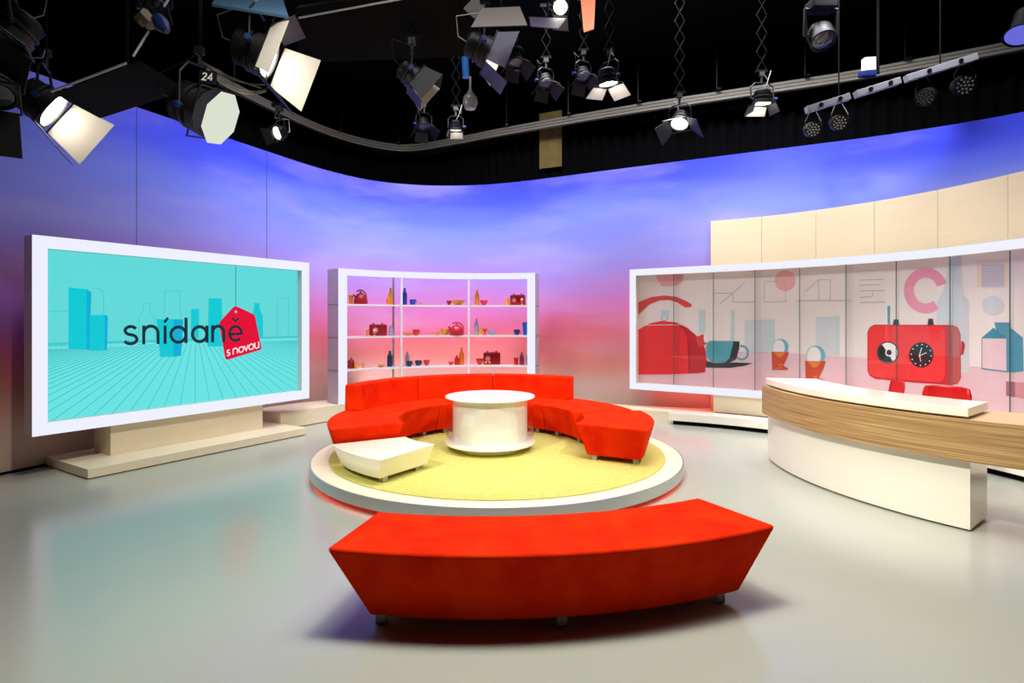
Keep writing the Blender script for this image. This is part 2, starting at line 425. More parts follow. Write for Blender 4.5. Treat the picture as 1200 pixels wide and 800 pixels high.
tag(obj('round_rug', bm, M_rug, smooth=True), 'round lime green short-pile rug on the platform', 'rug')
RZ = .172

# ------------------------------------------------------------------ red sofa ring
SC = Vector((-.29, 6.95))
def legs(t, c, spots, z0, z1, s=.028, name='leg'):
    for r, a in spots:
        a = math.radians(a); x, y = c[0]+r*math.cos(a), c[1]+r*math.sin(a)
        bm = bmesh.new(); add_obox(bm, (x, y, (z0+z1)/2), (math.cos(a), math.sin(a), 0), (-math.sin(a), math.cos(a), 0), (0, 0, 1), s, s, (z1-z0)/2)
        obj(name, bm, M_silver, t, bevel=.003)
def sofa(a0, a1, label, back=False, open0=False, open1=False, shift=(0, 0), split=None):
    c = SC+Vector(shift); am = math.radians((a0+a1)/2)
    t = empty('sofa_module', label, 'sofa', (c[0]+1.46*math.cos(am), c[1]+1.46*math.sin(am), RZ), 'red curved sofa modules round the coffee table')
    g = .12
    bm = bmesh.new()
    ring_seg(bm, c, (1.16, 1.77), (1.06, 1.88), (a0+(5.5 if open0 else g), a1-(5.5 if open1 else g)), (a0+g, a1-g), RZ+.055, .595)
    obj('seat', bm, M_velvet, t, bevel=.022, seg=3)
    if back:
        bm = bmesh.new(); ring_seg(bm, c, (1.63, 1.885), (1.66, 1.88), (a0+g, a1-g), (a0+g, a1-g), .585, .92); obj('backrest', bm, M_velvet, t, bevel=.02, seg=3)
    legs(t, c, [(1.24, a0+8), (1.24, a1-8), (1.7, a0+8), (1.7, a1-8)], RZ, RZ+.07)
sofa(130, 170, 'red curved sofa module with backrest, at the left end of the back row', True)
sofa(90, 130, 'red curved sofa module with backrest, the middle one of the back row', True)
sofa(50, 90, 'red curved sofa module with backrest, at the right end of the back row', True)
sofa(11, 50, 'red backless sofa module between the right backrest and the rightmost seat')
sofa(-31.5, 11, 'red backless sofa module at the right tip of the ring, its flared end facing front', open0=True, shift=(.09, -.03))
sofa(170, 210, 'red backless sofa module at the left tip of the ring, beside the low white table', open1=True)

# low white table
am = math.radians(224)
t = empty('low_table', 'low white wedge-shaped side table at the left tip of the red sofa', 'table', (SC.x+1.46*math.cos(am), SC.y+1.46*math.sin(am), RZ))
bm = bmesh.new(); ring_seg(bm, SC, (1.10, 1.78), (1.05, 1.86), (211.5, 236.5), (209.6, 239.5), RZ+.05, .43, 16); obj('body', bm, M_creamwhite, t, bevel=.006)
legs(t, SC, [(1.2, 216), (1.2, 233), (1.7, 214), (1.7, 235.5)], RZ, RZ+.06, .03)

# round coffee table
TC = (-.268, 6.97)
t = empty('coffee_table', 'white drum coffee table with round top and clear acrylic outer wall', 'table', (*TC, RZ))
bm = bmesh.new(); add_lathe(bm, (*TC, 0), [(.37, RZ), (.38, RZ+.004), (.38, RZ+.03), (.30, RZ+.035), (.30, .25)], 64); obj('foot', bm, M_white, t, smooth=True)
bm = bmesh.new(); add_lathe(bm, (*TC, 0), [(.0, .25), (.53, .25), (.545, .255), (.545, .283), (.54, .287), (0, .287)], 96); obj('base_disc', bm, M_white, t, smooth=True)
bm = bmesh.new(); add_lathe(bm, (*TC, 0), [(.455, .287), (.455, .806)], 96); obj('drum', bm, M_white, t, smooth=True)
bm = bmesh.new(); add_lathe(bm, (*TC, 0), [(.532, .288), (.538, .288), (.538, .806), (.532, .806)], 96, closed=True); obj('acrylic_wall', bm, glassy('clear_acrylic', (.97, .97, .97), 1.5, .07), t, smooth=True, label='clear acrylic cylinder')
bm = bmesh.new(); add_lathe(bm, (*TC, 0), [(.0, .807), (.545, .807), (.548, .811), (.545, .822), (0, .823)], 96); obj('table_top', bm, M_white, t, smooth=True)

# ------------------------------------------------------------------ red bench in front
t = empty('bench', 'long curved red velvet bench in the foreground', 'bench', (.4, 3.45, 0))
bm = bmesh.new(); ring_seg(bm, PC, (3.32, 3.78), (3.22, 3.87), (-99.8, -65.2), (-103.2, -61.8), .06, .463, 48); obj('seat', bm, M_velvet, t, bevel=.025, seg=4)
for a in (-99, -83, -67):
    for r in (3.40, 3.72):
        bm = bmesh.new(); q = math.radians(a); add_obox(bm, (PC[0]+r*math.cos(q), PC[1]+r*math.sin(q), .0325), (math.cos(q), math.sin(q), 0), (-math.sin(q), math.cos(q), 0), (0, 0, 1), .03, .03, .0325)
        obj('leg', bm, M_silver, t, bevel=.003)

# ------------------------------------------------------------------ presentation screen on the left
SD = Vector((.53, .848)); SN = Vector((-.848, .53)); B0 = Vector((-4.637, 6.22))
t = empty('presentation_screen', 'large screen with glowing white frame on a cream stand at left', 'screen', (B0.x+SD.x*1.43, B0.y+SD.y*1.43, 0))
def sp(a, p): q = B0+SD*a+SN*p; return (q.x, q.y)
def sbox(bm, a0, a1, p0, p1, z0, z1):
    c = [sp(a0, p0), sp(a1, p0), sp(a1, p1), sp(a0, p1)]; add_hexa(bm, [(*q, z0) for q in c]+[(*q, z1) for q in c])
bm = bmesh.new(); sbox(bm, 0, 2.86, 0, 1.13, .012, .113); obj('base', bm, M_cream, t, bevel=.003)
bm = bmesh.new(); sbox(bm, .03, 2.83, .03, 1.1, 0, .012); obj('toe_kick', bm, M_black, t)
bm = bmesh.new(); sbox(bm, .43, 2.46, .5, .93, .113, .62); obj('pedestal', bm, M_cream, t, bevel=.003)
SP = Path([sp(-.358, .4), sp(3.226, .4)])
L_ = SP.L; z0, z1 = .487, 2.667; bw = .135
M_frameside = mat('frame_side_satin', (214, 210, 205), .4)
bm = bmesh.new()   # casing behind the lit face
for a, b, c, d in ((0, L_, z0, z0+bw), (0, L_, z1-bw, z1), (0, bw, z0+bw, z1-bw), (L_-bw, L_, z0+bw, z1-bw)): path_slab(bm, SP, a, b, .012, .23, c, d)
obj('casing', bm, M_frameside, t)
def ring_face(P, z0, z1, bw, o0, o1, u0=0, u1=None, step=.12, right=True):
    u1 = P.L if u1 is None else u1; bm = bmesh.new()
    path_slab(bm, P, u0, u1, o0, o1, z0, z0+bw, step); path_slab(bm, P, u0, u1, o0, o1, z1-bw, z1, step)
    path_slab(bm, P, u0, u0+bw, o0, o1, z0+bw, z1-bw, step)
    if right: path_slab(bm, P, u1-bw, u1, o0, o1, z0+bw, z1-bw, step)
    return bm
obj('light_frame', ring_face(SP, z0, z1, bw, 0, .012), M_light, t, label='glowing white frame')
bm = bmesh.new(); path_slab(bm, SP, bw, L_-bw, .12, .2, z0+bw, z1-bw); obj('housing', bm, M_blackmetal, t)
A = Art(SP, .118, .0012)
def led(name, rgb):
    m = emis('led_'+name, rgb, 1.0); b = m.node_tree.nodes['Principled BSDF']; b.inputs['Base Color'].default_value = (.004, .004, .004, 1); b.inputs['Specular IOR Level'].default_value = .15; return m
teal_bg = led('turquoise', (96, 216, 216)); teal_fl = led('turquoise_light', (104, 226, 226)); teal_ln = led('line', (58, 186, 190)); tb = led('block', (0, 200, 212)); td = led('block_side', (0, 172, 214)); ol = led('outline', (70, 196, 198)); dk = led('ink', (18, 44, 58)); rd = led('tag_red', (226, 0, 52)); wt = led('tag_white', (250, 235, 240)); tsh = led('low_shade', (60, 200, 206))
A.add(teal_bg, [(bw, z0+bw), (L_-bw, z0+bw), (L_-bw, z1-bw), (bw, z1-bw)], 0, flat=True)
c1 = crop(0, 260, 2.58); c2 = crop(100, 320, 5.714)
hz0 = SP.hit(*c1([(135, 374)])[0], .118)[1]
A.add(teal_fl, [(bw, z0+bw), (L_-bw, z0+bw), (L_-bw, hz0), (bw, hz0)], 1, flat=True)
A.add(tsh, [(bw, hz0), (L_-bw, hz0), (L_-bw, hz0+.03), (bw, hz0+.03)], 1, flat=True)
vu, vz = SP.hit(*c1([(590, 356)])[0], .118)
for k in range(-44, 45):      # converging floor lines
    ub = vu+k*.2; zb = z0+bw; zt = hz0-.04
    x0 = vu+(ub-vu)*(vz+.25-zt)/(vz+.25-zb); q0, q1 = (ub, zb), (x0, zt)
    if not (bw < q1[0] < L_-bw): continue
    if not (bw < q0[0] < L_-bw):
        e = bw+.01 if q0[0] < bw else L_-bw-.01; f = (e-q1[0])/(q0[0]-q1[0]); q0 = (e, q1[1]+(q0[1]-q1[1])*f)
    for s in stroke([q0, q1], .008): A.add(teal_ln, s, 2, flat=True)
for m, pts, ly in ((tb, [(207, 198), (262, 203), (262, 386), (207, 383)], 2), (td, [(262, 203), (276, 213), (270, 385), (262, 386)], 2),
                   (tb, [(270, 282), (316, 280), (316, 388), (270, 390)], 3), (td, [(316, 280), (326, 285), (323, 386), (316, 388)], 3)):
    A.add(m, c1(pts), ly)
for m, pts, ly in ((tb, [(475, 308), (590, 308), (590, 560), (500, 560)], 3), (td, [(590, 308), (655, 310), (640, 552), (590, 560)], 3), (tb, [(708, 240), (762, 240), (758, 432), (706, 432)], 2),
                   (tb, [(825, 168), (912, 168), (922, 490), (818, 490)], 2), (tb, [(1130, 200), (1165, 200), (1167, 240), (1188, 285), (1190, 432), (1112, 432), (1112, 285), (1128, 240)], 2)):
    A.add(m, c2(pts), ly)
for pts, c, w_ in (([(135, 270), (205, 270)], c1, 2), ([(135, 375), (205, 375)], c1, 2), ([(278, 200), (300, 201), (313, 212), (313, 282)], c1, 2), ([(838, 350), (838, 231), (873, 229), (871, 348), (838, 350)], c1, 1.6),
                   ([(358, 480), (358, 292), (388, 252), (390, 200), (430, 200), (432, 252), (462, 292), (462, 480), (358, 480)], c2, 4), ([(530, 302), (530, 118), (634, 118), (636, 302)], c2, 4)):
    A.strokes(ol, [c(q) for q in stroke(pts, w_)], 2)
A.add(rd, c2([(1003, 222), (1018, 224), (1128, 276), (1136, 290), (1178, 500), (1170, 513), (948, 580), (936, 572), (893, 338), (897, 326), (990, 226)]), 5)
A.add(teal_bg, c2(circ(1006, 258, 8, n=16)), 6)
sx, sz = SP.hit(*c2([(1005, 222)])[0], .118)
A.add(dk, [(sx-.004, sz), (sx+.004, sz), (sx+.004, z1-bw-.01), (sx-.004, z1-bw-.01)], 5, flat=True)
W_ = 21
def arcp(cx, cy, rx, ry, a0, a1, n=14): return [(cx+rx*math.cos(math.radians(a0+(a1-a0)*i/n)), cy-ry*math.sin(math.radians(a0+(a1-a0)*i/n))) for i in range(n+1)]
word = []
word += stroke(arcp(302, 384, 38, 27, 25, 250, 12)+arcp(300, 442, 43, 30, 75, -155, 12), W_)
word += stroke([(389, 476), (389, 350)], W_)+stroke(arcp(437, 400, 47, 46, 178, 0)+[(485, 474)], W_)
word += stroke([(532, 473), (532, 350)], W_)+stroke([(526, 330), (552, 298)], W_-4)
word += stroke(arcp(621, 411, 50, 51, 0, 360, 24)[:-1], W_, True)+stroke([(672, 468), (672, 298)], W_)
word += stroke(arcp(763, 408, 48, 50, 0, 360, 24)[:-1], W_, True)+stroke([(812, 465), (812, 350)], W_)
word += stroke([(850, 463), (850, 348)], W_)+stroke(arcp(888, 397, 38, 43, 178, 0)+[(926, 461)], W_)
word += stroke([(966, 410), (1042, 404)]+arcp(1004, 403, 40, 47, 8, 318, 20), W_-3)
word += stroke([(982, 298), (1003, 322), (1026, 298)], W_-9)
A.strokes(dk, [c2(q) for q in word], 7)
def tag_word(quads):   # "s novou", rising along the lower edge of the tag
    o = Vector((944, 556)); ex = Vector((1, -.268)).normalized(); ey = Vector((-.05, -1))
    return [[tuple(o+ex*x+ey*y) for x, y in q] for q in quads]
def A_(cx, cy, rx, ry, a0, a1, n=10): return [(cx+rx*math.cos(math.radians(a0+(a1-a0)*i/n)), cy+ry*math.sin(math.radians(a0+(a1-a0)*i/n))) for i in range(n+1)]
h = 20; tw = []
tw += stroke(A_(14, 29, 9, 9, 30, 250)+A_(14, 11, 10, 9, 75, -155), 8)
tw += stroke([(48, 0), (48, 38)], 8)+stroke(A_(63, 24, 15, 14, 178, 0)+[(78, 0)], 8)
tw += stroke(A_(106, 19, 17, 18, 0, 360, 18)[:-1], 8, True)
tw += stroke([(128, 38), (142, 4), (157, 38)], 8)
tw += stroke(A_(179, 19, 17, 18, 0, 360, 18)[:-1], 8, True)
tw += stroke([(205, 40)]+A_(219, 14, 14, 14, 180, 360), 8)+stroke([(233, 0), (233, 40)], 8)
A.strokes(wt, [c2(q) for q in tag_word([[(x*.96, y) for x, y in q] for q in tw])], 7)
obj('screen_image', A.bm, A.m, t, recalc=False, label='turquoise screen picture with the words snídaně s novou')
bm = bmesh.new(); path_slab(bm, SP, .6, 3.0, .23, .34, .55, 1.2); obj('mounting_bracket', bm, M_blackmetal, t)

# ------------------------------------------------------------------ long plinth behind (left, carries the shelf)
E0 = (-.45, 7.4)
def ray_circle(px, c, r):
    k = (px-600)/F; a = k*k+1; b = -2*(k*c[0]+c[1]); cc = c[0]**2+c[1]**2-r*r
    tt = (-b+math.sqrt(b*b-4*a*cc))/(2*a); return Vector((k*tt, tt))
PL = Path([(-3.66, 9.0), (-3.38, 9.42), (-3.05, 9.84), (-2.4, 10.32), (-1.6, 10.62), (-.7, 10.68), (.2, 10.5), (.55, 10.36)], True)
t = empty('plinth', 'cream curved plinth under the shelving, running from the screen stand', 'plinth', (-1.6, 10.7, 0))
bm = bmesh.new(); path_slab(bm, PL, 0, PL.L, 0, .75, .012, .27, .1); obj('body', bm, M_cream, t, bevel=.003)
# right plinth along the backdrop
PR = Path([(1.15, 10.35), (1.9, 10.15), (2.58, 9.88), (3.0, 9.76), (3.5, 9.70)], True)
t = empty('plinth', 'low cream plinth along the backdrop, right of the red sofa', 'plinth', (2.5, 10.0, 0))
bm = bmesh.new(); path_slab(bm, PR, 0, PR.L, 0, .5, .0, .167, .1); obj('body', bm, M_cream, t, bevel=.003)

# ------------------------------------------------------------------ lit shelving
def ang(px, r): q = ray_circle(px, E0, r); return math.degrees(math.atan2(q.y-E0[1], q.x-E0[0]))
RF = 3.55; aL, aR = ang(397.5, RF), ang(626.8, RF)     # left (large angle) and right end
t = empty('shelving_unit', 'curved open shelving with glowing white frame behind the red sofa', 'shelves', (E0[0], E0[1]+RF, .27))
zb, zt = .27, 2.645
pw = math.degrees(.15/RF)
M_frost = glassy('frosted_side', (.80, .78, .84), 1.2, .1, .5)
bm = bmesh.new()
ring_seg(bm, E0, (RF, RF+.03), (RF, RF+.03), (aR, aL), (aR, aL), zt-.115, zt, 40)
for a in ((aL-pw, aL), (aR, aR+pw)): ring_seg(bm, E0, (RF, RF+.03), (RF, RF+.03), a, a, zb, zt-.115, 3)
obj('light_frame', bm, M_light, t, smooth=True, label='glowing white front frame')
M_shelf = mat('white_shelf_board', (240, 236, 236), .3)
for zz in (2.03, 1.45, .87, .33):
    bm = bmesh.new(); ring_seg(bm, E0, (RF+.032, RF+.40), (RF+.032, RF+.40), (aR+.3, aL-.3), (aR+.3, aL-.3), zz-.032, zz, 40); obj('shelf', bm, M_shelf, t, smooth=True)
bm = bmesh.new(); ring_seg(bm, E0, (RF+.032, RF+.40), (RF+.032, RF+.40), (aR+.3, aL-.3), (aR+.3, aL-.3), zt-.04, zt-.005, 40); obj('top_board', bm, M_shelf, t, smooth=True)
for px in (470.3, 549.3):
    a = ang(px, RF+.03); bm = bmesh.new(); wd = math.degrees(.018/RF)
    ring_seg(bm, E0, (RF+.004, RF+.034), (RF+.004, RF+.034), (a-wd, a+wd), (a-wd, a+wd), zb, zt-.115, 1); obj('divider', bm, M_shelf, t)
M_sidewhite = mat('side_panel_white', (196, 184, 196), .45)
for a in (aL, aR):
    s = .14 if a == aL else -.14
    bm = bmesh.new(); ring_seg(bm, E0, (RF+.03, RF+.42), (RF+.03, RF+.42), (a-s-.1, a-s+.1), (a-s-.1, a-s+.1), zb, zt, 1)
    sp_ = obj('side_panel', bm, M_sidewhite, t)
    for zz in (2.03, 1.45, .87):     # shelf shadows on the side panel, put in as thin grey strips
        bm = bmesh.new(); ring_seg(bm, E0, (RF+.05, RF+.41), (RF+.05, RF+.41), (a-s-.14, a-s+.14), (a-s-.14, a-s+.14), zz-.025, zz-.005, 1); obj('shelf_shadow_strip', bm, mat('shelf_shadow_grey', (150, 138, 150), .5), sp_)
q = ray_circle(461, E0, RF+.38); bm = bmesh.new(); add_tube(bm, [(q.x, q.y, .27), (q.x, q.y, 2.60)], .022, 12); obj('support_pole', bm, mat('chrome_pole', (190, 188, 195), .3, .3), t, smooth=True, label='chrome upright pole')

# things on the shelves ---------------------------------------------------------------
def tabmat(n, rgb, r=.35): return mat('tableware_'+n, rgb, r)
TW = {'red': tabmat('red', (214, 22, 18)), 'dark_red': tabmat('dark_red', (158, 14, 34)), 'crimson': tabmat('crimson', (186, 20, 46)), 'orange': tabmat('orange', (240, 120, 20)), 'yellow': tabmat('yellow', (246, 168, 30)),
      'amber': tabmat('amber', (232, 150, 40)), 'blue': tabmat('blue', (20, 60, 170)), 'navy': tabmat('navy', (22, 34, 110)), 'teal': tabmat('teal', (22, 50, 84)), 'grey': mat('tableware_grey', (170, 160, 190), .15), 'tan': tabmat('tan', (214, 138, 80)), 'lid': tabmat('lid', (246, 228, 210)), 'dial': tabmat('dial', (230, 150, 150)), 'brightblue': tabmat('bright_blue', (10, 88, 190)), 'plum': tabmat('plum', (140, 40, 70))}
SHZ = {1: 2.03, 2: 1.45, 3: .87}
def spot_on(cx, row, back=.2):
    q = ray_circle(370+cx/4.444, E0, RF+back); return Vector((q.x, q.y, SHZ[row]+.001)), q.y/F/4.444   # metres per crop px
def tangent(q): d = Vector((q.x-E0[0], q.y-E0[1])).normalized(); return Vector((-d.y, d.x, 0))*-1, Vector((d.x, d.y, 0))  # right, away
def shelf_item(kind, x0, x1, ytop, row, col, label, cat, group='coloured tableware on the lit shelves', back=.2):
    p, k = spot_on((x0+x1)/2, row, back); wd = (x1-x0)*k; base = {1: 247, 2: 405, 3: 559}[row]; hh = max(.015, (base-ytop)*k); m = TW[col]; R, D = tangent(p); r = wd/2
    names = {'glass': 'drinking_glass', 'eggcup': 'egg_cup'}
    t = empty(names.get(kind, kind), label, cat, p, group)
    bm = bmesh.new(); nm = 'body'
    if kind == 'bottle':
        add_lathe(bm, p, [(r*.95, 0), (r, hh*.02), (r, hh*.62), (r*.92, hh*.70), (r*.55, hh*.80), (r*.42, hh*.86), (r*.4, hh*.93)], 20); obj(nm, bm, m, t, smooth=True)
        bm = bmesh.new(); add_lathe(bm, p, [(r*.48, hh*.92), (r*.48, hh), (0, hh)], 16); obj('cap', bm, m, t, smooth=True)
    elif kind == 'bowl':
        add_lathe(bm, p, [(r*.4, 0), (r*.42, hh*.1), (r*.75, hh*.45), (r, hh), (r*.93, hh), (r*.68, hh*.5), (r*.3, hh*.18), (0, hh*.16)], 24); obj(nm, bm, m, t, smooth=True)
    elif kind == 'plate':
        add_lathe(bm, p, [(r*.5, 0), (r*.55, hh*.2), (r, hh), (r*.95, hh), (r*.5, hh*.4), (0, hh*.38)], 24); obj(nm, bm, m, t, smooth=True)
    elif kind in ('cup', 'teacup'):
        rr = r*.82 if kind == 'teacup' else r
        pc = p-R*(r-rr)
        pf = [(rr*.55, 0), (rr*.6, hh*.06), (rr*.9, hh*.4), (rr, hh), (rr*.92, hh), (rr*.8, hh*.4), (rr*.4, hh*.15), (0, hh*.14)] if kind == 'teacup' else [(rr*.8, 0), (rr, hh), (rr*.9, hh), (rr*.7, hh*.1), (0, hh*.1)]
        add_lathe(bm, pc, pf, 20); obj(nm, bm, m, t, smooth=True)
        if kind == 'teacup':
            bm = bmesh.new(); c = pc+R*rr*.88+Vector((0, 0, hh*.55))
            add_tube(bm, [c+R*(math.sin(a)*rr*.32)+Vector((0, 0, math.cos(a)*hh*.28)) for a in [PI*i/8 for i in range(9)]], .005, 6); obj('handle', bm, m, t, smooth=True)
    elif kind == 'glass':
        add_lathe(bm, p, [(r*.8, 0), (r, hh), (r*.94, hh), (r*.74, hh*.06), (0, hh*.06)], 20); obj(nm, bm, m, t, smooth=True)
    elif kind == 'eggcup':
        add_lathe(bm, p, [(r*.8, 0), (r*.7, hh*.08), (r*.2, hh*.2), (r*.25, hh*.35), (r*.9, hh*.6), (r, hh*.75), (r*.9, hh*.75), (0, hh*.5)], 18); obj(nm, bm, m, t, smooth=True)
        bm = bmesh.new(); add_lathe(bm, p, [(0, hh*.52), (r*.7, hh*.62), (r*.82, hh*.76), (r*.6, hh*.93), (0, hh)], 16); obj('egg', bm, TW['tan'] if col != 'tan' else TW['lid'], t, smooth=True)
    elif kind in ('kettle', 'jug'):
        bh = hh*.66 if kind == 'kettle' else hh*.86
        add_lathe(bm, p, [(r*.9, 0), (r*.98, bh*.06), (r*.94, bh*.4), (r*.74, bh*.72), (r*.4, bh*.92), (0, bh)], 24); obj(nm, bm, m, t, smooth=True)
        bm = bmesh.new(); add_lathe(bm, p, [(r*.13, bh*.97), (r*.16, bh*1.08), (0, bh*1.1)], 12); obj('lid_knob', bm, m, t, smooth=True)
        bm = bmesh.new(); add_tube(bm, [p-R*r*.7+Vector((0, 0, bh*.5)), p-R*r*1.0+Vector((0, 0, bh*.74)), p-R*r*1.12+Vector((0, 0, bh*.8))], [r*.2, r*.13, r*.12], 8); obj('spout', bm, m, t, smooth=True)
        if kind == 'kettle':
            bm = bmesh.new(); add_tube(bm, [p+R*(r*.9*math.cos(a))+Vector((0, 0, bh*.55+hh*.42*math.sin(a))) for a in [math.radians(-12+i*13) for i in range(12)]], .012, 6); obj('handle', bm, m, t, smooth=True)
    elif kind == 'radio':
        bh = hh*.9; c = p+Vector((0, 0, bh/2)); add_obox(bm, c, R, D, (0, 0, 1), r, .06, bh/2); obj(nm, bm, m, t, bevel=min(.03, r*.3), seg=4)
        for sx_, rr in ((-.45, .3), (.3, .34)):
            bm = bmesh.new(); Mx = Matrix.Translation(c+R*r*sx_-D*.06)@Vector((0, -1, 0)).rotation_difference(Vector((0, -1, 0))).to_matrix().to_4x4()@(-D).to_track_quat('Z', 'Y').to_matrix().to_4x4()
            add_lathe(bm, (0, 0, 0), [(r*rr, -.002), (r*rr, .006), (r*rr*.8, .007), (r*rr*.8, .003), (r*rr*.4, .003), (r*rr*.35, .008), (0, .008)], 18, Mx); obj('dial', bm, TW['dial'] if sx_ < 0 else TW['dark_red'], t, smooth=True)
        for sx_ in (-.55, .5):
            bm = bmesh.new(); add_lathe(bm, c+R*r*sx_+Vector((0, 0, bh/2)), [(r*.12, -.002), (r*.1, hh*.1), (0, hh*.1)], 10); obj('knob', bm, m, t, smooth=True)
    return t
S_ = shelf_item
# top shelf
S_('cup', 172, 184, 200, 1, 'orange', 'orange cup at the far left of the top shelf', 'cup')
S_('cup', 183, 196, 201, 1, 'amber', 'amber cup touching the kettle on the top shelf', 'cup', back=.26)
S_('kettle', 198, 270, 152, 1, 'dark_red', 'dark red kettle on the top shelf, left bay', 'kettle')
S_('bottle', 377, 402, 160, 1, 'yellow', 'yellow-orange bottle at the chrome pole on the top shelf', 'bottle', back=.24)
S_('bottle', 369, 386, 204, 1, 'orange', 'short red-orange bottle before the yellow one, top shelf left bay', 'bottle', back=.13)
S_('bottle', 451, 476, 160, 1, 'blue', 'blue bottle on the top shelf, centre bay', 'bottle')
S_('teacup', 488, 530, 218, 1, 'blue', 'blue cup beside the blue bottle on the top shelf', 'cup')
S_('bowl', 538, 560, 234, 1, 'amber', 'tiny amber dish right of the blue cup on the top shelf', 'bowl')
S_('bowl', 680, 708, 222, 1, 'red', 'red bowl left of the wide amber bowl on the top shelf', 'bowl', back=.31)
S_('bowl', 702, 779, 220, 1, 'amber', 'wide amber bowl in the centre bay of the top shelf', 'bowl', back=.15)
S_('bottle', 828, 852, 168, 1, 'amber', 'amber bottle in the right bay of the top shelf', 'bottle')
S_('bowl', 855, 897, 221, 1, 'red', 'red bowl beside the amber bottle in the right bay of the top shelf', 'bowl')
S_('cup', 985, 1010, 215, 1, 'yellow', 'yellow cup left of the radio on the top shelf', 'cup')
S_('radio', 1013, 1092, 186, 1, 'crimson', 'crimson toy radio on the top shelf', 'radio', back=.24)
S_('eggcup', 1065, 1083, 210, 1, 'tan', 'tan egg cup in front of the top-shelf radio', 'egg cup', back=.09)
# middle shelf
S_('cup', 262, 277, 373, 2, 'amber', 'amber cup left of the radio on the middle shelf', 'cup')
S_('radio', 280, 370, 338, 2, 'dark_red', 'dark red toy radio on the middle shelf, left bay', 'radio', back=.24)
S_('eggcup', 297, 315, 370, 2, 'tan', 'tan egg cup in front of the middle-shelf radio', 'egg cup', back=.09)
S_('bottle', 380, 402, 350, 2, 'grey', 'pale grey bottle before the chrome pole on the middle shelf', 'bottle')
S_('plate', 455, 506, 390, 2, 'amber', 'amber plate at the left of the centre bay, middle shelf', 'plate', back=.26)
S_('teacup', 505, 548, 375, 2, 'red', 'red cup in the centre bay of the middle shelf', 'cup')
S_('plate', 614, 650, 387, 2, 'amber', 'amber plate left of the yellow bowl on the middle shelf', 'plate', back=.12)
S_('bowl', 648, 703, 374, 2, 'yellow', 'yellow bowl left of the kettle on the middle shelf', 'bowl', back=.29)
S_('kettle', 695, 773, 320, 2, 'crimson', 'crimson kettle on the middle shelf, centre bay', 'kettle', back=.15)
S_('bottle', 825, 848, 320, 2, 'grey', 'pale grey bottle in the right bay of the middle shelf', 'bottle')
S_('cup', 846, 866, 366, 2, 'yellow', 'yellow cup beside the pale bottle on the middle shelf', 'cup')
S_('eggcup', 867, 893, 364, 2, 'red', 'red egg cup in the right bay of the middle shelf', 'egg cup')
S_('bowl', 892, 944, 379, 2, 'grey', 'pale grey bowl in the right bay of the middle shelf', 'bowl')
S_('teacup', 1030, 1070, 376, 2, 'navy', 'navy cup in the right bay of the middle shelf', 'cup')
S_('glass', 1076, 1106, 338, 2, 'brightblue', 'tall bright blue tumbler at the right end of the middle shelf', 'glass')
# lower shelf
S_('jug', 166, 205, 498, 3, 'dark_red', 'dark red lidded jug at the left end of the lower shelf', 'jug', back=.24)
S_('cup', 201, 221, 530, 3, 'yellow', 'yellow cup right of the dark red jug on the lower shelf', 'cup', back=.13)
S_('eggcup', 239, 256, 532, 3, 'amber', 'amber egg cup in the left bay of the lower shelf', 'egg cup')
S_('bowl', 321, 363, 546, 3, 'amber', 'flat amber bowl in the left bay of the lower shelf', 'bowl')
S_('bottle', 372, 400, 477, 3, 'teal', 'dark teal bottle at the chrome pole on the lower shelf', 'bottle')
S_('bottle', 465, 488, 485, 3, 'grey', 'pale grey bottle in the centre bay of the lower shelf', 'bottle', back=.27)
S_('teacup', 470, 512, 531, 3, 'teal', 'dark teal cup before the pale bottle on the lower shelf', 'cup', back=.1)
S_('teacup', 516, 560, 532, 3, 'teal', 'dark teal cup left of the red bowl on the lower shelf', 'cup')
S_('bowl', 559, 596, 531, 3, 'red', 'red bowl beside the dark teal cup on the lower shelf', 'bowl')
S_('bowl', 688, 721, 543, 3, 'red', 'small red dish left of the red bottle on the lower shelf', 'bowl')
S_('bottle', 722, 748, 510, 3, 'red', 'short red bottle in the centre bay of the lower shelf', 'bottle')
S_('bottle', 747, 773, 470, 3, 'orange', 'tall orange bottle in the centre bay of the lower shelf', 'bottle')
S_('bowl', 833, 874, 528, 3, 'red', 'red bowl left of the radio on the lower shelf', 'bowl')
S_('radio', 873, 962, 488, 3, 'dark_red', 'dark red toy radio on the lower shelf, right bay', 'radio', back=.24)
S_('eggcup', 878, 894, 538, 3, 'amber', 'left of the two amber egg cups before the lower-shelf radio', 'egg cup', back=.09)
S_('eggcup', 896, 912, 538, 3, 'amber', 'right of the two amber egg cups before the lower-shelf radio', 'egg cup', back=.09)
S_('cup', 1030, 1056, 523, 3, 'red', 'red cup in the right bay of the lower shelf', 'cup')
S_('bottle', 1061, 1085, 495, 3, 'plum', 'plum coloured bottle near the right end of the lower shelf', 'bottle')
S_('bottle', 1096, 1116, 490, 3, 'navy', 'navy bottle half behind the right post of the lower shelf', 'bottle')

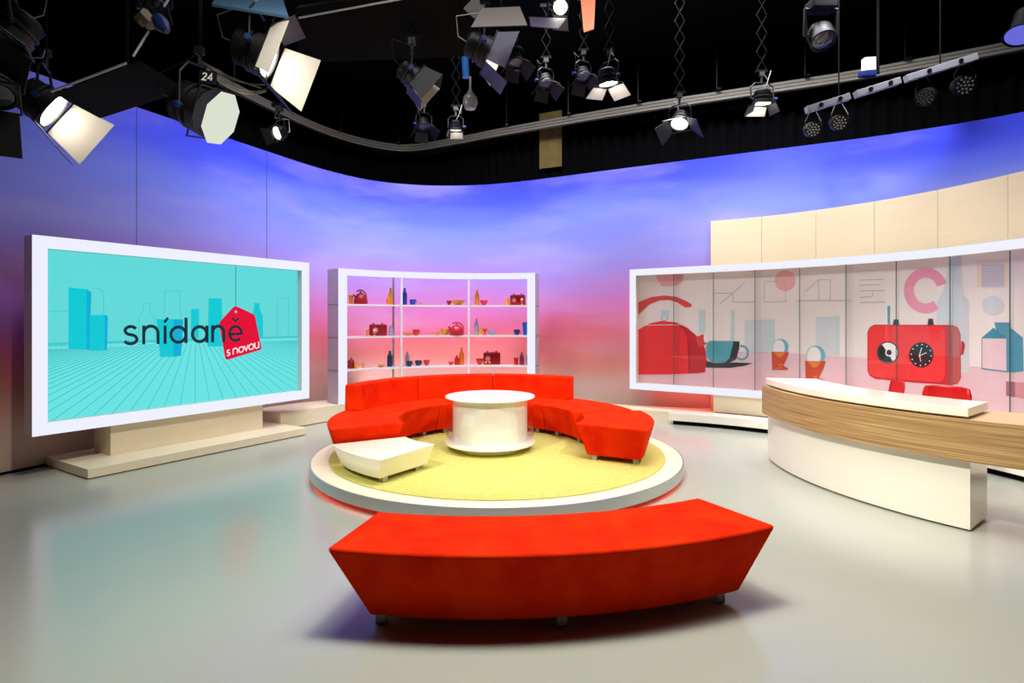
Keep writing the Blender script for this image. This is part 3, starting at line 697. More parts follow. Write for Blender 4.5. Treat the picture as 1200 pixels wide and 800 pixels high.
# ------------------------------------------------------------------ cream panelled partition on the right
WC, WR, WZ = (1.324, 5.89), 4.76, 3.50
def wang(px): 
    q = ray_circle(px, WC, WR); return math.degrees(math.atan2(q.y-WC[1], q.x-WC[0]))
pj = [wang(p) for p in (832.7, 900.7, 968.8, 1038.5, 1108.8, 1181)]
dstep = (pj[0]-pj[-1])/5; ed = [pj[0]-dstep*i for i in range(10)]
t = empty('panelled_partition', 'tall curved cream panelled partition behind the display case at right', 'partition', (4.7, 9.2, 0))
M_panel = mat('cream_panel', (240, 224, 190), .4, var=.3, vscale=3, vcol=(232, 212, 174), stretch=(1, 1, 8))
for i in range(9):
    g = .035; bm = bmesh.new(); ring_seg(bm, WC, (WR, WR+.06), (WR, WR+.06), (ed[i+1]+g, ed[i]-g), (ed[i+1]+g, ed[i]-g), .0, WZ, 6); obj('panel', bm, M_panel, t, smooth=True)
bm = bmesh.new(); ring_seg(bm, WC, (WR+.03, WR+.09), (WR+.03, WR+.09), (ed[9]+.1, ed[0]-.1), (ed[9]+.1, ed[0]-.1), .0, WZ-.01, 40); obj('backing', bm, mat('panel_backing', (150, 130, 100), .7), t, smooth=True)

# ------------------------------------------------------------------ glazed display case
FP = Path([(2.15, 10.40), (2.78, 9.98), (3.42, 9.55), (4.10, 9.03), (4.66, 8.50), (5.15, 7.88), (5.50, 7.20), (5.72, 6.40), (5.78, 5.60), (5.72, 4.9)], True)
t = empty('display_case', 'long curved glazed display case with glowing white frame and kitchen print', 'display case', (4.1, 9.05, 0))
fz0, fz1, fb = .487, 2.667, .115
obj('light_frame', ring_face(FP, fz0, fz1, fb, 0, .012), M_light, t, smooth=True, label='glowing white frame')
bm = ring_face(FP, fz0, fz1, fb-.01, .012, .17); obj('casing', bm, mat('case_cream', (236, 226, 208), .4), t, smooth=True)
bm = bmesh.new(); path_slab(bm, FP, .1, FP.L-.1, .17, .19, fz0+.02, fz1-.02); obj('back_panel', bm, M_cream, t, smooth=True)
OFF = .165
A = Art(FP, OFF, .0012)
def ink(n, rgb): return mat('print_'+n, rgb, .45)
bg = ink('ground', (238, 224, 222)); tbl = ink('table', (230, 190, 200)); top = ink('top_mauve', (206, 184, 210))
u0, u1 = fb, FP.L-fb
A.add(bg, [(u0, fz0+.1), (u1, fz0+.1), (u1, fz1-.1), (u0, fz1-.1)], 0, flat=True)
hzl = [FP.hit(x, y, OFF) for x, y in ((746, 412), (900, 412.5), (1000, 418.5), (1060, 423), (1130, 428.5), (1199, 433))]
A.add(tbl, [(u0, fz0+.1), (u1, fz0+.1), (u1, hzl[-1][1])]+[hzl[i] for i in (5, 4, 3, 2, 1)]+[(u0, hzl[0][1])], 1, flat=True)
cA = crop(740, 330, 5.714); cB = crop(860, 340, 6.667); cC = crop(1000, 340, 5.714); cD = crop(740, 280, 6.667); cE = crop(880, 280, 6.667); cF = crop(1040, 280, 6.667)
red = ink('red', (236, 52, 56)); redd = ink('red_deep', (196, 40, 52)); hand = ink('handle_red', (222, 74, 72)); pink = ink('pink', (238, 172, 178)); pt = ink('pale_teal', (196, 214, 214)); pb = ink('pale_blue', (208, 210, 218)); ln = ink('line', (184, 176, 180)); teal = ink('teal', (86, 162, 176)); dark = ink('dark', (48, 56, 64)); whi = ink('white', (236, 228, 232)); org = ink('orange', (226, 128, 56)); cupr = ink('cup_red', (204, 76, 50)); eggt = ink('egg_teal', (110, 176, 196)); pkr = ink('ring_pink', (236, 150, 176)); lbl = ink('light_blue', (190, 214, 226)); crt = ink('carton_pink', (232, 196, 206)); blk = ink('black', (26, 26, 30)); sid = ink('radio_side', (196, 92, 88)); yl = ink('pale_yellow', (234, 212, 190)); lav = ink('lavender', (208, 196, 212)); boxd = ink('box_dark', (168, 98, 116)); boxp = ink('box_pink', (214, 140, 156)); ctd = ink('carton_dark', (40, 140, 160)); cts = ink('carton_side', (70, 146, 176))
# pale things in the distance
for m, c, pts in ((pink, cD, [(190, 278), (410, 274), (395, 340), (350, 365), (240, 368), (205, 330)]), (pt, cA, [(450, 190), (495, 190), (495, 345), (450, 345)]), (pt, cA, [(665, 190), (690, 190), (690, 395), (665, 395)]),
                  (pb, cB, [(85, 232), (265, 230), (265, 480), (85, 480)]), (pt, cB, [(265, 226), (320, 226), (320, 482), (265, 482)]),
                  (pb, cB, [(640, 208), (795, 205), (795, 503), (640, 500)]), (pt, cB, [(795, 200), (826, 200), (826, 510), (795, 505)]), (pb, cF, [(385, 905), (385, 500), (440, 400), (490, 310), (490, 130), (575, 130), (590, 430), (640, 490), (640, 1050), (385, 1040)]),
                  (yl, cF, [(700, 165), (942, 160), (942, 372), (700, 372)]), (lbl, cA, [(195, 190), (256, 190), (250, 238), (200, 238)]), (teal, cC, [(228, 105), (248, 104), (246, 228), (230, 228)])):
    A.add(m, c(pts), 2)
A.add(lav, cF([(738, 197), (915, 193), (915, 374), (738, 376)]), 3)
A.add(pb, cF(circ(825, 520, 88, 76)), 3)
A.add(pink, cE(circ(268, 325, 82)), 3)
A.strokes(pkr, [cF(q) for q in stroke([(300+132*math.cos(math.radians(a)), 402+140*math.sin(math.radians(a))) for a in range(52, 352, 10)], 78)], 3)
for c, pts in ((cA, [(545, 77), (680, 77), (680, 135), (820, 135)]), (cA, [(590, 150), (680, 77), (760, 5)]), (cE, [(105, 330), (270, 330), (270, 490), (105, 490), (105, 330)]), (cE, [(350, 482), (780, 480)]),
               (cE, [(420, 415), (530, 318), (620, 318), (620, 480)]), (cE, [(530, 318), (530, 480)]), (cE, [(850, 322), (1040, 314)]), (cE, [(850, 362), (1010, 355)]), (cE, [(850, 405), (1050, 402)]), (cE, [(850, 455), (945, 450), (955, 410)]), (cE, [(850, 495), (1050, 490)])):
    A.strokes(ln, [c(q) for q in stroke(pts, 4.5)], 4)
for k in range(7):    # lattice of the small square
    x = 745+k*26; A.strokes(ln, [cF(q) for q in stroke([(x, 200), (min(x+0, 912), 370)], 3)], 4); y = 205+k*25; A.strokes(ln, [cF(q) for q in stroke([(742, y), (910, y)], 3)], 4)
# kettle
kb = [(38, 330), (63, 310), (120, 280), (200, 262), (300, 272), (370, 305), (430, 355), (470, 400), (495, 450), (503, 520), (495, 605), (450, 612), (250, 620), (38, 622)]
def clampu(c, pts):   # keep print inside the frame at its left end
    return [(max(x, 744.6), y) for x, y in c(pts)]
A.add(red, clampu(cA, kb), 3)
A.add(redd, cA([(300, 272), (370, 305), (430, 355), (470, 400), (495, 450), (503, 520), (495, 605), (450, 612), (385, 614), (402, 540), (398, 450), (375, 370), (345, 320)]), 4)
A.strokes(whi, [clampu(cA, q) for q in stroke([(60, 291), (330, 288)], 3.5)], 5)
A.strokes(dark, [cA(q) for q in stroke([(195, 238), (212, 260), (232, 260), (246, 238)], 3)], 5)
A.add(hand, clampu(cA, [(30, 148), (63, 130), (130, 103), (220, 92), (300, 100), (360, 125), (405, 152), (400, 170), (360, 172), (310, 140), (250, 122), (190, 125), (120, 152), (63, 205), (30, 240)]), 4)
A.add(hand, cA([(425, 375), (480, 350), (515, 410), (455, 438)]), 5)
A.add(whi, cA(circ(502, 378, 18, 30)), 6)
# teacup and saucer
A.strokes(teal, [cA(q) for q in stroke(circ(738, 475, 42, 45)[-8:]+circ(738, 475, 42, 45)[:14], 13)], 3)
A.add(dark, cA([(470, 540), (503, 530), (560, 545), (700, 540), (815, 545), (760, 562), (660, 577), (503, 575)]), 3)
A.add(teal, cA([(500, 430), (525, 395), (690, 397), (690, 440), (670, 500), (630, 540), (580, 547), (530, 532), (503, 505)]), 4)
A.add(dark, cA([(685, 397), (725, 400), (722, 450), (700, 520), (650, 545), (590, 550), (630, 538), (668, 500), (688, 440)]), 5)
# egg cups
for cx, cy, sc in ((363, 482, 1.0), (638, 554, 1.2)):
    f = lambda P_: cB([(cx+x*sc, cy+y*sc) for x, y in P_])
    A.add(eggt, f(circ(2, -38, 62, 64)), 4); A.add(whi, f(circ(-10, -34, 46, 60)), 5)
    A.add(cupr, f([(-68, -2), (68, 0), (52, 50), (20, 93), (22, 108), (62, 126), (58, 140), (-62, 140), (-58, 124), (-18, 108), (-18, 93), (-50, 50)]), 6)
    A.add(org, f([(-50, 0), (42, 2), (8, 40), (-16, 42)]), 7); A.add(org, f([(-14, 95), (10, 95), (14, 108), (-14, 108)]), 7); A.add(org, f([(-40, 122), (20, 120), (20, 128), (-44, 130)]), 7)
# radio
A.add(redd, cC([(95, 280), (110, 248), (140, 230), (660, 232), (700, 245), (720, 290), (722, 590), (700, 625), (650, 635), (400, 617), (150, 594), (110, 572), (95, 540)]), 4)
A.add(red, cC([(103, 280), (116, 252), (142, 237), (585, 240), (610, 262), (616, 300), (616, 560), (604, 600), (575, 616), (400, 604), (150, 582), (116, 562), (103, 535)]), 5)
A.add(sid, cC([(655, 236), (698, 250), (716, 292), (718, 588), (698, 620), (655, 630)]), 5)
A.add(redd, cC([(725, 338), (742, 345), (750, 370), (738, 430), (722, 432)]), 5)
A.add(dark, cC([(272, 195), (303, 195), (308, 231), (266, 231)]), 6); A.add(dark, cC([(505, 190), (535, 190), (540, 231), (498, 231)]), 6)
A.add(dark, cC(circ(232, 417, 75)), 6); A.add(whi, cC(circ(232, 417, 67)), 7)
A.add(blk, cC([(232, 417)]+circ(232, 417, 66, n=24, a0=60, a1=235)), 8); A.add(whi, cC(circ(242, 417, 26)), 9); A.add(blk, cC(circ(242, 416, 18)), 10)
A.add(blk, cC(circ(457, 433, 82, 85)), 6)
for k in range(12):
    a = math.radians(k*30+5); A.add(whi, cC(circ(457+67*math.sin(a), 433-70*math.cos(a), 4.5, n=8)), 7)
for a, b in (((443, 440), (461, 383)), ((440, 441), (493, 417)), ((447, 440), (454, 476))): A.strokes(whi, [cC(q) for q in stroke([a, b], 5)], 8)
# milk carton and small box
A.add(cts, cC([(1028, 320), (960, 250), (945, 215), (1055, 215), (1055, 252), (1137, 316), (1142, 540), (1080, 550), (1030, 547)]), 4)
A.add(ctd, cC([(862, 318), (940, 250), (1028, 320)]), 5); A.add(cts, cC([(860, 316), (1030, 318), (1032, 549), (860, 528)]), 4); A.add(crt, cC([(866, 322), (1026, 324), (1028, 540), (866, 520)]), 5)
A.add(boxd, cC([(1025, 610), (1086, 614), (1086, 716), (1025, 705)]), 4); A.add(boxp, cC([(1086, 614), (1200, 622), (1200, 738), (1086, 716)]), 4)
A.strokes(ln, [cA(q) for q in stroke([(400, 470), (910, 475)], 2.5)], 2)
obj('print_panel', A.bm, A.m, t, recalc=False, label='printed picture of kettle, teacup, egg cups, radio and carton')
bm = bmesh.new(); path_slab(bm, FP, .3, 1.55, .20, .23, fz0+.005, fz0+.02, .12); obj('light_strip', bm, emis('red_strip', (255, 20, 40), 14), t, label='red light strip under the frame')
# glass panes
M_gl = glassy('pane_glass', (.985, .99, .987), 1.35, .02, .01); M_ge = mat('glass_edge_green', (44, 96, 86), .2)
cutsx = [789.7, 836, 885, 937, 991.5, 1050, 1113.5, 1182.8]
us = [fb+.01]+[FP.hit(x, 400, .07)[0] for x in cutsx]
while us[-1]+.85 < FP.L-fb: us.append(us[-1]+.85)
us.append(FP.L-fb-.01)
for i in range(len(us)-1):
    bm = bmesh.new(); off = .07 if i % 2 == 0 else .082
    path_slab(bm, FP, us[i]+.001, min(us[i+1]-.001, us[-1]) if i % 2 else min(us[i+1]+.09, us[-1]), off, off+.008, fz0+fb-.005, fz1-fb+.005, .1)
    bm.faces.ensure_lookup_table()
    for f in bm.faces:
        if len(f.verts) == 4:
            c = f.calc_center_median(); n = f.calc_area()
    o = obj('glass_pane', bm, [M_gl], t, smooth=True)
    for e in ((us[i+1]-.009, us[i+1]-.001),):
        bm = bmesh.new(); path_slab(bm, FP, *e, off-.001, off+.009, fz0+fb, fz1-fb, 1); obj('polished_edge', bm, M_ge, o)
# low stand below the case
LS = Path([(2.62, 9.50), (3.22, 9.20), (3.89, 8.72), (4.5, 8.12), (5.0, 7.4), (5.32, 6.7), (5.5, 5.9), (5.52, 5.0)], True)
bmx = bmesh.new(); path_slab(bmx, LS, 0, LS.L, 0, .30, .07, .2, .1); 
t2 = empty('low_stand', 'low cream curved stand on a dark base beneath the glazed display case', 'stand', (4.3, 8.3, 0))
obj('top_slab', bmx, M_creamwhite, t2, bevel=.004)
bm = bmesh.new(); path_slab(bm, LS, .06, LS.L-.05, .06, .28, 0, .07, .1); obj('recessed_base', bm, M_black, t2)
bm = bmesh.new(); path_slab(bm, FP, FP.hit(836, 462, .05)[0], FP.L-.2, .05, .16, .2, .487, .12); obj('riser', bm, M_cream, t2, smooth=True)

# ------------------------------------------------------------------ presenter desk
DC = (6.07, 6.50)
t = empty('presenter_desk', 'long curved desk with white body, striped wood band and white counter', 'desk', (4.1, 5.7, 0))
bm = bmesh.new(); ring_seg(bm, DC, (2.40, 2.92), (2.40, 2.92), (166.5, 218.3), (166.5, 218.3), .015, .64, 48); obj('body', bm, M_creamwhite, t, bevel=.003)
bm = bmesh.new(); ring_seg(bm, DC, (2.44, 2.88), (2.44, 2.88), (167, 217.8), (167, 217.8), .0, .015, 48); obj('toe_kick', bm, M_black, t)
bm = bmesh.new(); ring_seg(bm, DC, (2.955, 3.0), (2.955, 3.0), (167.4, 262), (167.4, 262), .59, .93, 80); obj('wood_band', bm, M_wood, t, smooth=True)
bm = bmesh.new(); ring_seg(bm, DC, (2.20, 2.954), (2.20, 2.954), (167.4, 262), (167.4, 262), .885, .929, 80); obj('desk_top', bm, wood('oak_desk_top', (196, 164, 120), (216, 188, 146)), t, smooth=True)
bm = bmesh.new(); ring_seg(bm, DC, (2.45, 2.94), (2.45, 2.94), (168, 217.5), (168, 217.5), .64, .885, 40); obj('under_frame', bm, M_creamwhite, t, smooth=True)
bm = bmesh.new(); ring_seg(bm, DC, (2.42, 2.86), (2.42, 2.86), (169, 217), (169, 217), .9285, .95, 40); obj('spacer', bm, M_creamwhite, t, smooth=True)
bm = bmesh.new(); ring_seg(bm, DC, (2.36, 2.955), (2.36, 2.955), (167.2, 218.2), (167.2, 218.2), .95, 1.022, 60); obj('counter', bm, M_creamwhite, t, bevel=.004, label='white raised counter')
bm = bmesh.new(); ring_seg(bm, DC, (2.25, 2.95), (2.25, 2.95), (255, 261), (255, 261), 0, .885, 6); obj('end_support', bm, M_creamwhite, t)

# high chairs behind the desk
M_chair = mat('red_shell', (208, 16, 22), .35)
def high_chair(px, dist, face, label, topz=1.085):
    x = (px-600)/F*dist+math.cos(face)*.24; dist += math.sin(face)*.24; t = empty('high_chair', label, 'chair', (x, dist, 0), 'red high chairs behind the desk')
    f = Vector((math.cos(face), math.sin(face), 0)); r = Vector((-f.y, f.x, 0)); c = Vector((x, dist, 0))
    bm = bmesh.new(); rows = []      # one-piece shell: seat curving up into the back
    prof = [(.20, .66), (.17, .685), (.05, .68), (-.08, .675), (-.16, .70), (-.20, .78), (-.22, .90), (-.235, 1.0), (-.24, topz-.02), (-.241, topz)]
    for i, (d, z) in enumerate(prof):
        hw = .21 if i < 5 else (.20 if i < 8 else (.185 if i == 8 else .165)); row = []
        for k in range(9):
            s = -1+k/4; row.append(bm.verts.new(c+f*(d+.05*abs(s)**2*(1 if i > 4 else 0))+r*hw*s+Vector((0, 0, z+(.03*s*s if 0 < i < 5 else (-.012*s**4 if i == 9 else 0))))))
        rows.append(row)
    for a, b in zip(rows[:-1], rows[1:]):
        for k in range(8): bm.faces.new([a[k], a[k+1], b[k+1], b[k]])
    o = obj('shell', bm, M_chair, t, smooth=False)
    for p in o.data.polygons: p.use_smooth = True
    s = o.modifiers.new('s', 'SOLIDIFY'); s.thickness = .012; s.offset = 0
    bm = bmesh.new(); add_tube(bm, [c+Vector((0, 0, .015)), c+Vector((0, 0, .668))], .024, 14); obj('column', bm, M_silver, t, smooth=True)
    bm = bmesh.new(); add_lathe(bm, c, [(.2, 0), (.2, .01), (.05, .028), (0, .03)], 32); obj('base', bm, M_silver, t, smooth=True)
    bm = bmesh.new(); add_tube(bm, [c+(f*math.cos(a)+r*math.sin(a))*.15+Vector((0, 0, .28)) for a in [2*PI*i/20 for i in range(21)]], .009, 8); add_tube(bm, [c-f*.15+Vector((0, 0, .28)), c+f*.15+Vector((0, 0, .28))], .008, 8); obj('footrest', bm, M_silver, t, smooth=True)
high_chair(1057.5, 6.35, math.radians(165), 'red shell high chair behind the desk, seen edge-on, the narrower of two', 1.068)
high_chair(1110.5, 5.75, math.radians(222), 'red shell high chair behind the desk, its wide back facing the right')

# ------------------------------------------------------------------ lighting rig
def at(px, py, d): return Vector(((px-600)/F*d, d, EYE-(py-HY)/F*d))
UP = Vector((0, 0, 1))
M_lens_w = emis('lamp_lens_white', (255, 246, 228), 30); M_lens_s = emis('lamp_lens_soft', (255, 246, 228), 9); M_lens_off = mat('lens_dark', (40, 44, 52), .1, spec=.8); M_diff = emis('diffusion_sheet', (228, 236, 212), .85)
M_barnlit = mat('barn_door_lit_tone', (205, 200, 190), .6); M_cable = mat('cable_grey', (150, 148, 140), .6); M_gel = mat('orange_gel', (220, 110, 60), .5)  # pale barn door colour stands in for lamplight on the dark doors
GRID = 7.15
def pantograph(t, p, w=.16):
    """scissor hanger from the point p up to the grid"""
    bm = bmesh.new(); z = p.z; st = .26
    n = max(1, int((GRID-p.z)/st)); st = (GRID-p.z)/n
    for i in range(n):
        for s in (-1, 1): add_tube(bm, [p+Vector((-s*w/2, .012*s, i*st)), p+Vector((s*w/2, .012*s, (i+1)*st))], .007, 5)
    add_box(bm, p.x-.1, p.x+.1, p.y-.03, p.y+.03, GRID-.03, GRID+.03); add_box(bm, p.x-.09, p.x+.09, p.y-.025, p.y+.025, p.z-.03, p.z+.01)
    obj('scissor_hanger', bm, M_flag, t)
def fixture(label, c, aim, r, lens, doors=((55, .9),)*4, length=1.5, cat='studio light', hang='panto', diff=False, name='studio_light', group='studio spotlights hanging from the grid', clamp=True, door_mat=None, number=False, square=False, roll=0):
    n = Vector(aim).normalized(); rt = n.cross(UP)
    rt = rt.normalized() if rt.length > .05 else Vector((1, 0, 0)); up = rt.cross(n).normalized()
    if roll: q = Matrix.Rotation(math.radians(roll), 3, n); rt = q@rt; up = q@up
    t = empty(name, label, cat, c, group)
    def Mx(o=0): M = Matrix((( rt.x, up.x, n.x, 0), (rt.y, up.y, n.y, 0), (rt.z, up.z, n.z, 0), (0, 0, 0, 1))); return Matrix.Translation(c+n*o)@M
    bm = bmesh.new(); Lb = r*length
    add_lathe(bm, None, [(0, -Lb), (r*.55, -Lb), (r*.72, -Lb*.9), (r*.78, -Lb*.55), (r*.95, -Lb*.5), (r*.95, -Lb*.42), (r*.85, -Lb*.4), (r*.85, -Lb*.3), (r*.97, -Lb*.28), (r, 0), (r*.9, 0), (r*.88, -.03), (0, -.03)], 24, Mx()); hsg = obj('housing', bm, M_blackmetal, t, smooth=True)
    bm = bmesh.new()
    for k in range(5): add_lathe(bm, None, [(r*.8, -Lb*(.86-.07*k)), (r*.86, -Lb*(.86-.07*k)), (r*.86, -Lb*(.84-.07*k)), (r*.8, -Lb*(.84-.07*k))], 20, Mx(), closed=True)
    obj('cooling_fins', bm, M_blackmetal, hsg, smooth=True)
    bm = bmesh.new()
    if diff:
        oc = [(r*1.15*math.cos(math.radians(22.5+45*k)), r*1.15*math.sin(math.radians(22.5+45*k))) for k in range(8)]; M = Mx(.5*r)
        f0 = [bm.verts.new(M@Vector((x, y, 0))) for x, y in oc]; f1 = [bm.verts.new(M@Vector((x, y, .006))) for x, y in oc]
        bm.faces.new(f0[::-1]); bm.faces.new(f1)
        for k in range(8): bm.faces.new([f0[k], f0[(k+1) % 8], f1[(k+1) % 8], f1[k]])
        obj('diffusion_sheet', bm, M_diff, t, label='glowing pale diffusion sheet')
    else:
        add_lathe(bm, None, [(r*.87, -.028), (r*.8, -.012), (r*.4, .0), (0, .006)], 24, Mx()); obj('lens', bm, lens, t, smooth=True)
    bm = bmesh.new(); s = r*1.04      # square front frame that carries the doors
    for a, b in (((-1, -1), (1, -1)), ((1, -1), (1, 1)), ((1, 1), (-1, 1)), ((-1, 1), (-1, -1))): add_tube(bm, [Mx(.004)@Vector((a[0]*s, a[1]*s, 0)), Mx(.004)@Vector((b[0]*s, b[1]*s, 0))], .009, 6)
    obj('door_frame', bm, M_blackmetal, t)
    for k, dd in enumerate(doors):
        if not dd: continue
        op, ln_ = dd[:2]; e = [rt, up, -rt, -up][k]; g = [up, -rt, -up, rt][k]; op = math.radians(op)   # op: opening away from the axis
        d = n*math.cos(op)+e*math.sin(op); base = c+e*s+n*.01; nn = d.cross(g).normalized()*.003; hw0, hw1 = r*.95, r*(.95+.45*ln_)
        if k % 2: hw1 = r*(.95+.1*ln_)
        P = [base-g*hw0, base+g*hw0, base+g*hw1+d*r*2*ln_, base-g*hw1+d*r*2*ln_]
        bm = bmesh.new(); add_hexa(bm, [p-nn for p in P]+[p+nn for p in P]); obj('barn_door', bm, (M_barnlit if len(dd) > 2 else (door_mat or M_barn)), t, label='barn door coloured pale as if brightly lit' if len(dd) > 2 else None)
    # yoke
    pv = c-n*Lb*.35; hx = r*1.18; yu = (UP*.9+up*.1).normalized(); topc = pv+yu*r*1.75
    bm = bmesh.new(); add_tube(bm, [pv+rt*r*.95, pv+rt*hx, pv+rt*hx+yu*r*1.3, topc+rt*r*.7, topc-rt*r*.7, pv-rt*hx+yu*r*1.3, pv-rt*hx, pv-rt*r*.95], .012, 6); obj('yoke', bm, M_blackmetal, t)
    bm = bmesh.new(); add_tube(bm, [pv+rt*hx*.98, pv+rt*(hx+.05)], .028, 10); obj('tilt_knob', bm, M_blue, t, smooth=True)
    if clamp:
        bm = bmesh.new(); add_tube(bm, [topc, topc+UP*.12], .02, 8); add_obox(bm, topc+UP*.14, (1, 0, 0), (0, 1, 0), UP, .04, .03, .035); obj('clamp', bm, M_greymetal, t)
    tp = topc+UP*.2
    if hang == 'panto': pantograph(t, tp)
    elif hang == 'rod': bm = bmesh.new(); add_tube(bm, [topc+UP*.1, Vector((topc.x, topc.y, GRID))], .018, 8); obj('hanging_tube', bm, M_flag, t)
    # cable loop
    bm = bmesh.new(); b0 = c-n*Lb*.95; add_tube(bm, [b0, b0-n*.12+rt*.06-UP*.02, b0-n*.15+rt*.12+UP*.15, topc+rt*.1+UP*.05, topc+UP*.2], .006, 5); obj('power_cable', bm, M_cable if lens is not M_lens_off else M_blackmetal, t)
    if number:
        bm = bmesh.new(); pl = c-n*Lb*.55+up*r*.8+rt*(.0); X = rt; 
        ctr = at(243, 90, 5.32); X = Vector((1, 0, -.12)).normalized(); Y = Vector((.12, 0, 1)).normalized(); s_ = .0155
        for quads in (stroke([(0, 3.2), (.5, 4), (2, 4), (2.4, 3), (0, 0), (2.6, 0)], .7)+stroke([(5.4, 0), (5.4, 4), (3.4, 1.2), (6.2, 1.2)], .7)):
            bm.faces.new([bm.verts.new(ctr+X*(a-3)*s_+Y*(b-2)*s_) for a, b in quads])
        obj('number', bm, mat('number_white', (220, 220, 220), .6, emit=0), t, label='white number 24')
        bm = bmesh.new(); add_obox(bm, ctr+Vector((0, .012, 0)), X, (0, 1, 0), Y, .08, .009, .06); obj('number_plate', bm, M_blackmetal, t)
    return t
D_ = lambda l, r_, u_, d_: (r_, u_, l, d_)      # doors in order right, up, left, down
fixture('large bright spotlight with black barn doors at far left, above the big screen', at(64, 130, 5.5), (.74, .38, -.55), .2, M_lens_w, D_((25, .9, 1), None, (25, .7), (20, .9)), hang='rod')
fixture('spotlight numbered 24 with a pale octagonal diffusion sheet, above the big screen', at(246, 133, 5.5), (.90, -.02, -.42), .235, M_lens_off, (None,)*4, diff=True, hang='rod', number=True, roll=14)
fixture('largest bright spotlight with a wide barn door coloured as if brightly lit, upper left', at(316, 66, 5.5), (.93, .12, -.34), .22, M_lens_w, D_((28, .8, 1), (35, .5, 1), (45, .5), (28, .8)), hang='rod')
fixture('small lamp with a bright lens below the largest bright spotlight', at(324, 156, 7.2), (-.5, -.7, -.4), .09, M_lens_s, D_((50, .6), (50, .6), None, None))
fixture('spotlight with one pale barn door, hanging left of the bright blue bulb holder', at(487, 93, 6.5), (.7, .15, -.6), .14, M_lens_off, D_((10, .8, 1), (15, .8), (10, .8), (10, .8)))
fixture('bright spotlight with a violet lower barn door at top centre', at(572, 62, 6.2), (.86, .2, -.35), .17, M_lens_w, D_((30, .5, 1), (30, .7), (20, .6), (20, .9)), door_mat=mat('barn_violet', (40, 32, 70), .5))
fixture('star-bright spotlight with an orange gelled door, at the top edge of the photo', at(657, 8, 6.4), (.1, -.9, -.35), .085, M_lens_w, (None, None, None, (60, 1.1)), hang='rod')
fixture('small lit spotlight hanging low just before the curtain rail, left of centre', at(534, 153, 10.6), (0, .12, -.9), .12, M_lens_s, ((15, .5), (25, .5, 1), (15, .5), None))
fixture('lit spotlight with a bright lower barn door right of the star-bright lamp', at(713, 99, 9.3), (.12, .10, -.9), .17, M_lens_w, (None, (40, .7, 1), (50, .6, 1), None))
fixture('lit spotlight whose round lens shows, hanging right of centre below the rail', at(796, 146, 9.2), (-.25, -.35, -.8), .15, M_lens_s, ((40, .8), (40, .8, 1), (50, .9), None))
fixture('rightmost lit spotlight, with a bright half-moon door, before the curtain rail', at(893, 122, 9.0), (0, .12, -.9), .15, M_lens_w, ((20, .5), (30, .5, 1), (20, .5), None))
for px, py, d, r, lb in ((640, 100, 9.8, .13, 'unlit black spotlight between the bright centre lamps, the left one'), (684, 92, 9.6, .13, 'unlit black spotlight beside the hanger of the bright centre lamp'), (497, 150, 11.6, .14, 'unlit black spotlight left of the small lit one before the rail'),
                         (605, 75, 8.6, .12, 'unlit black spotlight in the dark behind the violet doors')):
    fixture(lb, at(px, py, d), (.15, -.3, -.9), r, M_lens_off, ((40, .7), (40, .7), (40, .7), (40, .7)))
fixture('dark lamp with blue clamp at the upper left corner of the photo', at(10, 44, 4.3), (-.5, -.3, -.8), .15, M_lens_off, ((40, .8), (40, .8), None, None), hang='rod')
fixture('dark lamp with long black barn doors at the left edge beneath the blue clamp', at(-6, 112, 4.6), (.3, -.4, -.8), .15, M_lens_off, ((50, 1.1), (40, .8), None, (35, 1.2)), hang='rod')
fixture('dark lamp at the top left edge of the grid above the black light bank', at(182, 12, 5.8), (.1, -.6, -.7), .12, M_lens_off, (None, None, None, None), hang='rod')

# moving heads
def moving_head(c, label, r=.17):
    t = empty('moving_head', label, 'studio light', c)
    bm = bmesh.new(); add_obox(bm, c+UP*.42, (1, 0, 0), (0, 1, 0), UP, .17, .13, .07); obj('base', bm, M_blackmetal, t, bevel=.015)
    bm = bmesh.new()
    add_tube(bm, [c+Vector((-r*.9, 0, 0)), c+Vector((-r-.05, 0, 0)), c+Vector((-r-.05, 0, .36)), c+Vector((r+.05, 0, .36)), c+Vector((r+.05, 0, 0)), c+Vector((r*.9, 0, 0))], .035, 8)
    obj('yoke', bm, M_blackmetal, t, smooth=True)
    n = Vector((0, -.5, -.85)).normalized(); q = Matrix.Translation(c)@n.to_track_quat('Z', 'Y').to_matrix().to_4x4()
    bm = bmesh.new(); add_lathe(bm, None, [(0, -.2), (r*.6, -.19), (r, -.08), (r, .12), (r*.9, .13), (r*.85, .11), (0, .1)], 24, q); obj('head', bm, M_blackmetal, t, smooth=True)
    bm = bmesh.new(); add_lathe(bm, None, [(r*.84, .105), (r*.6, .125), (0, .135)], 24, q); obj('lens', bm, M_lens_off, t, smooth=True)
    bm = bmesh.new(); add_tube(bm, [c+UP*.49, Vector((c.x, c.y, GRID))], .02, 8); add_box(bm, c.x-.05, c.x+.05, c.y-.04, c.y+.04, c.z+.49, c.z+.58); obj('hanging_tube', bm, M_flag, t)
moving_head(at(962, 42, 8.0), 'black moving-head lamp hanging above the grey rail at right')
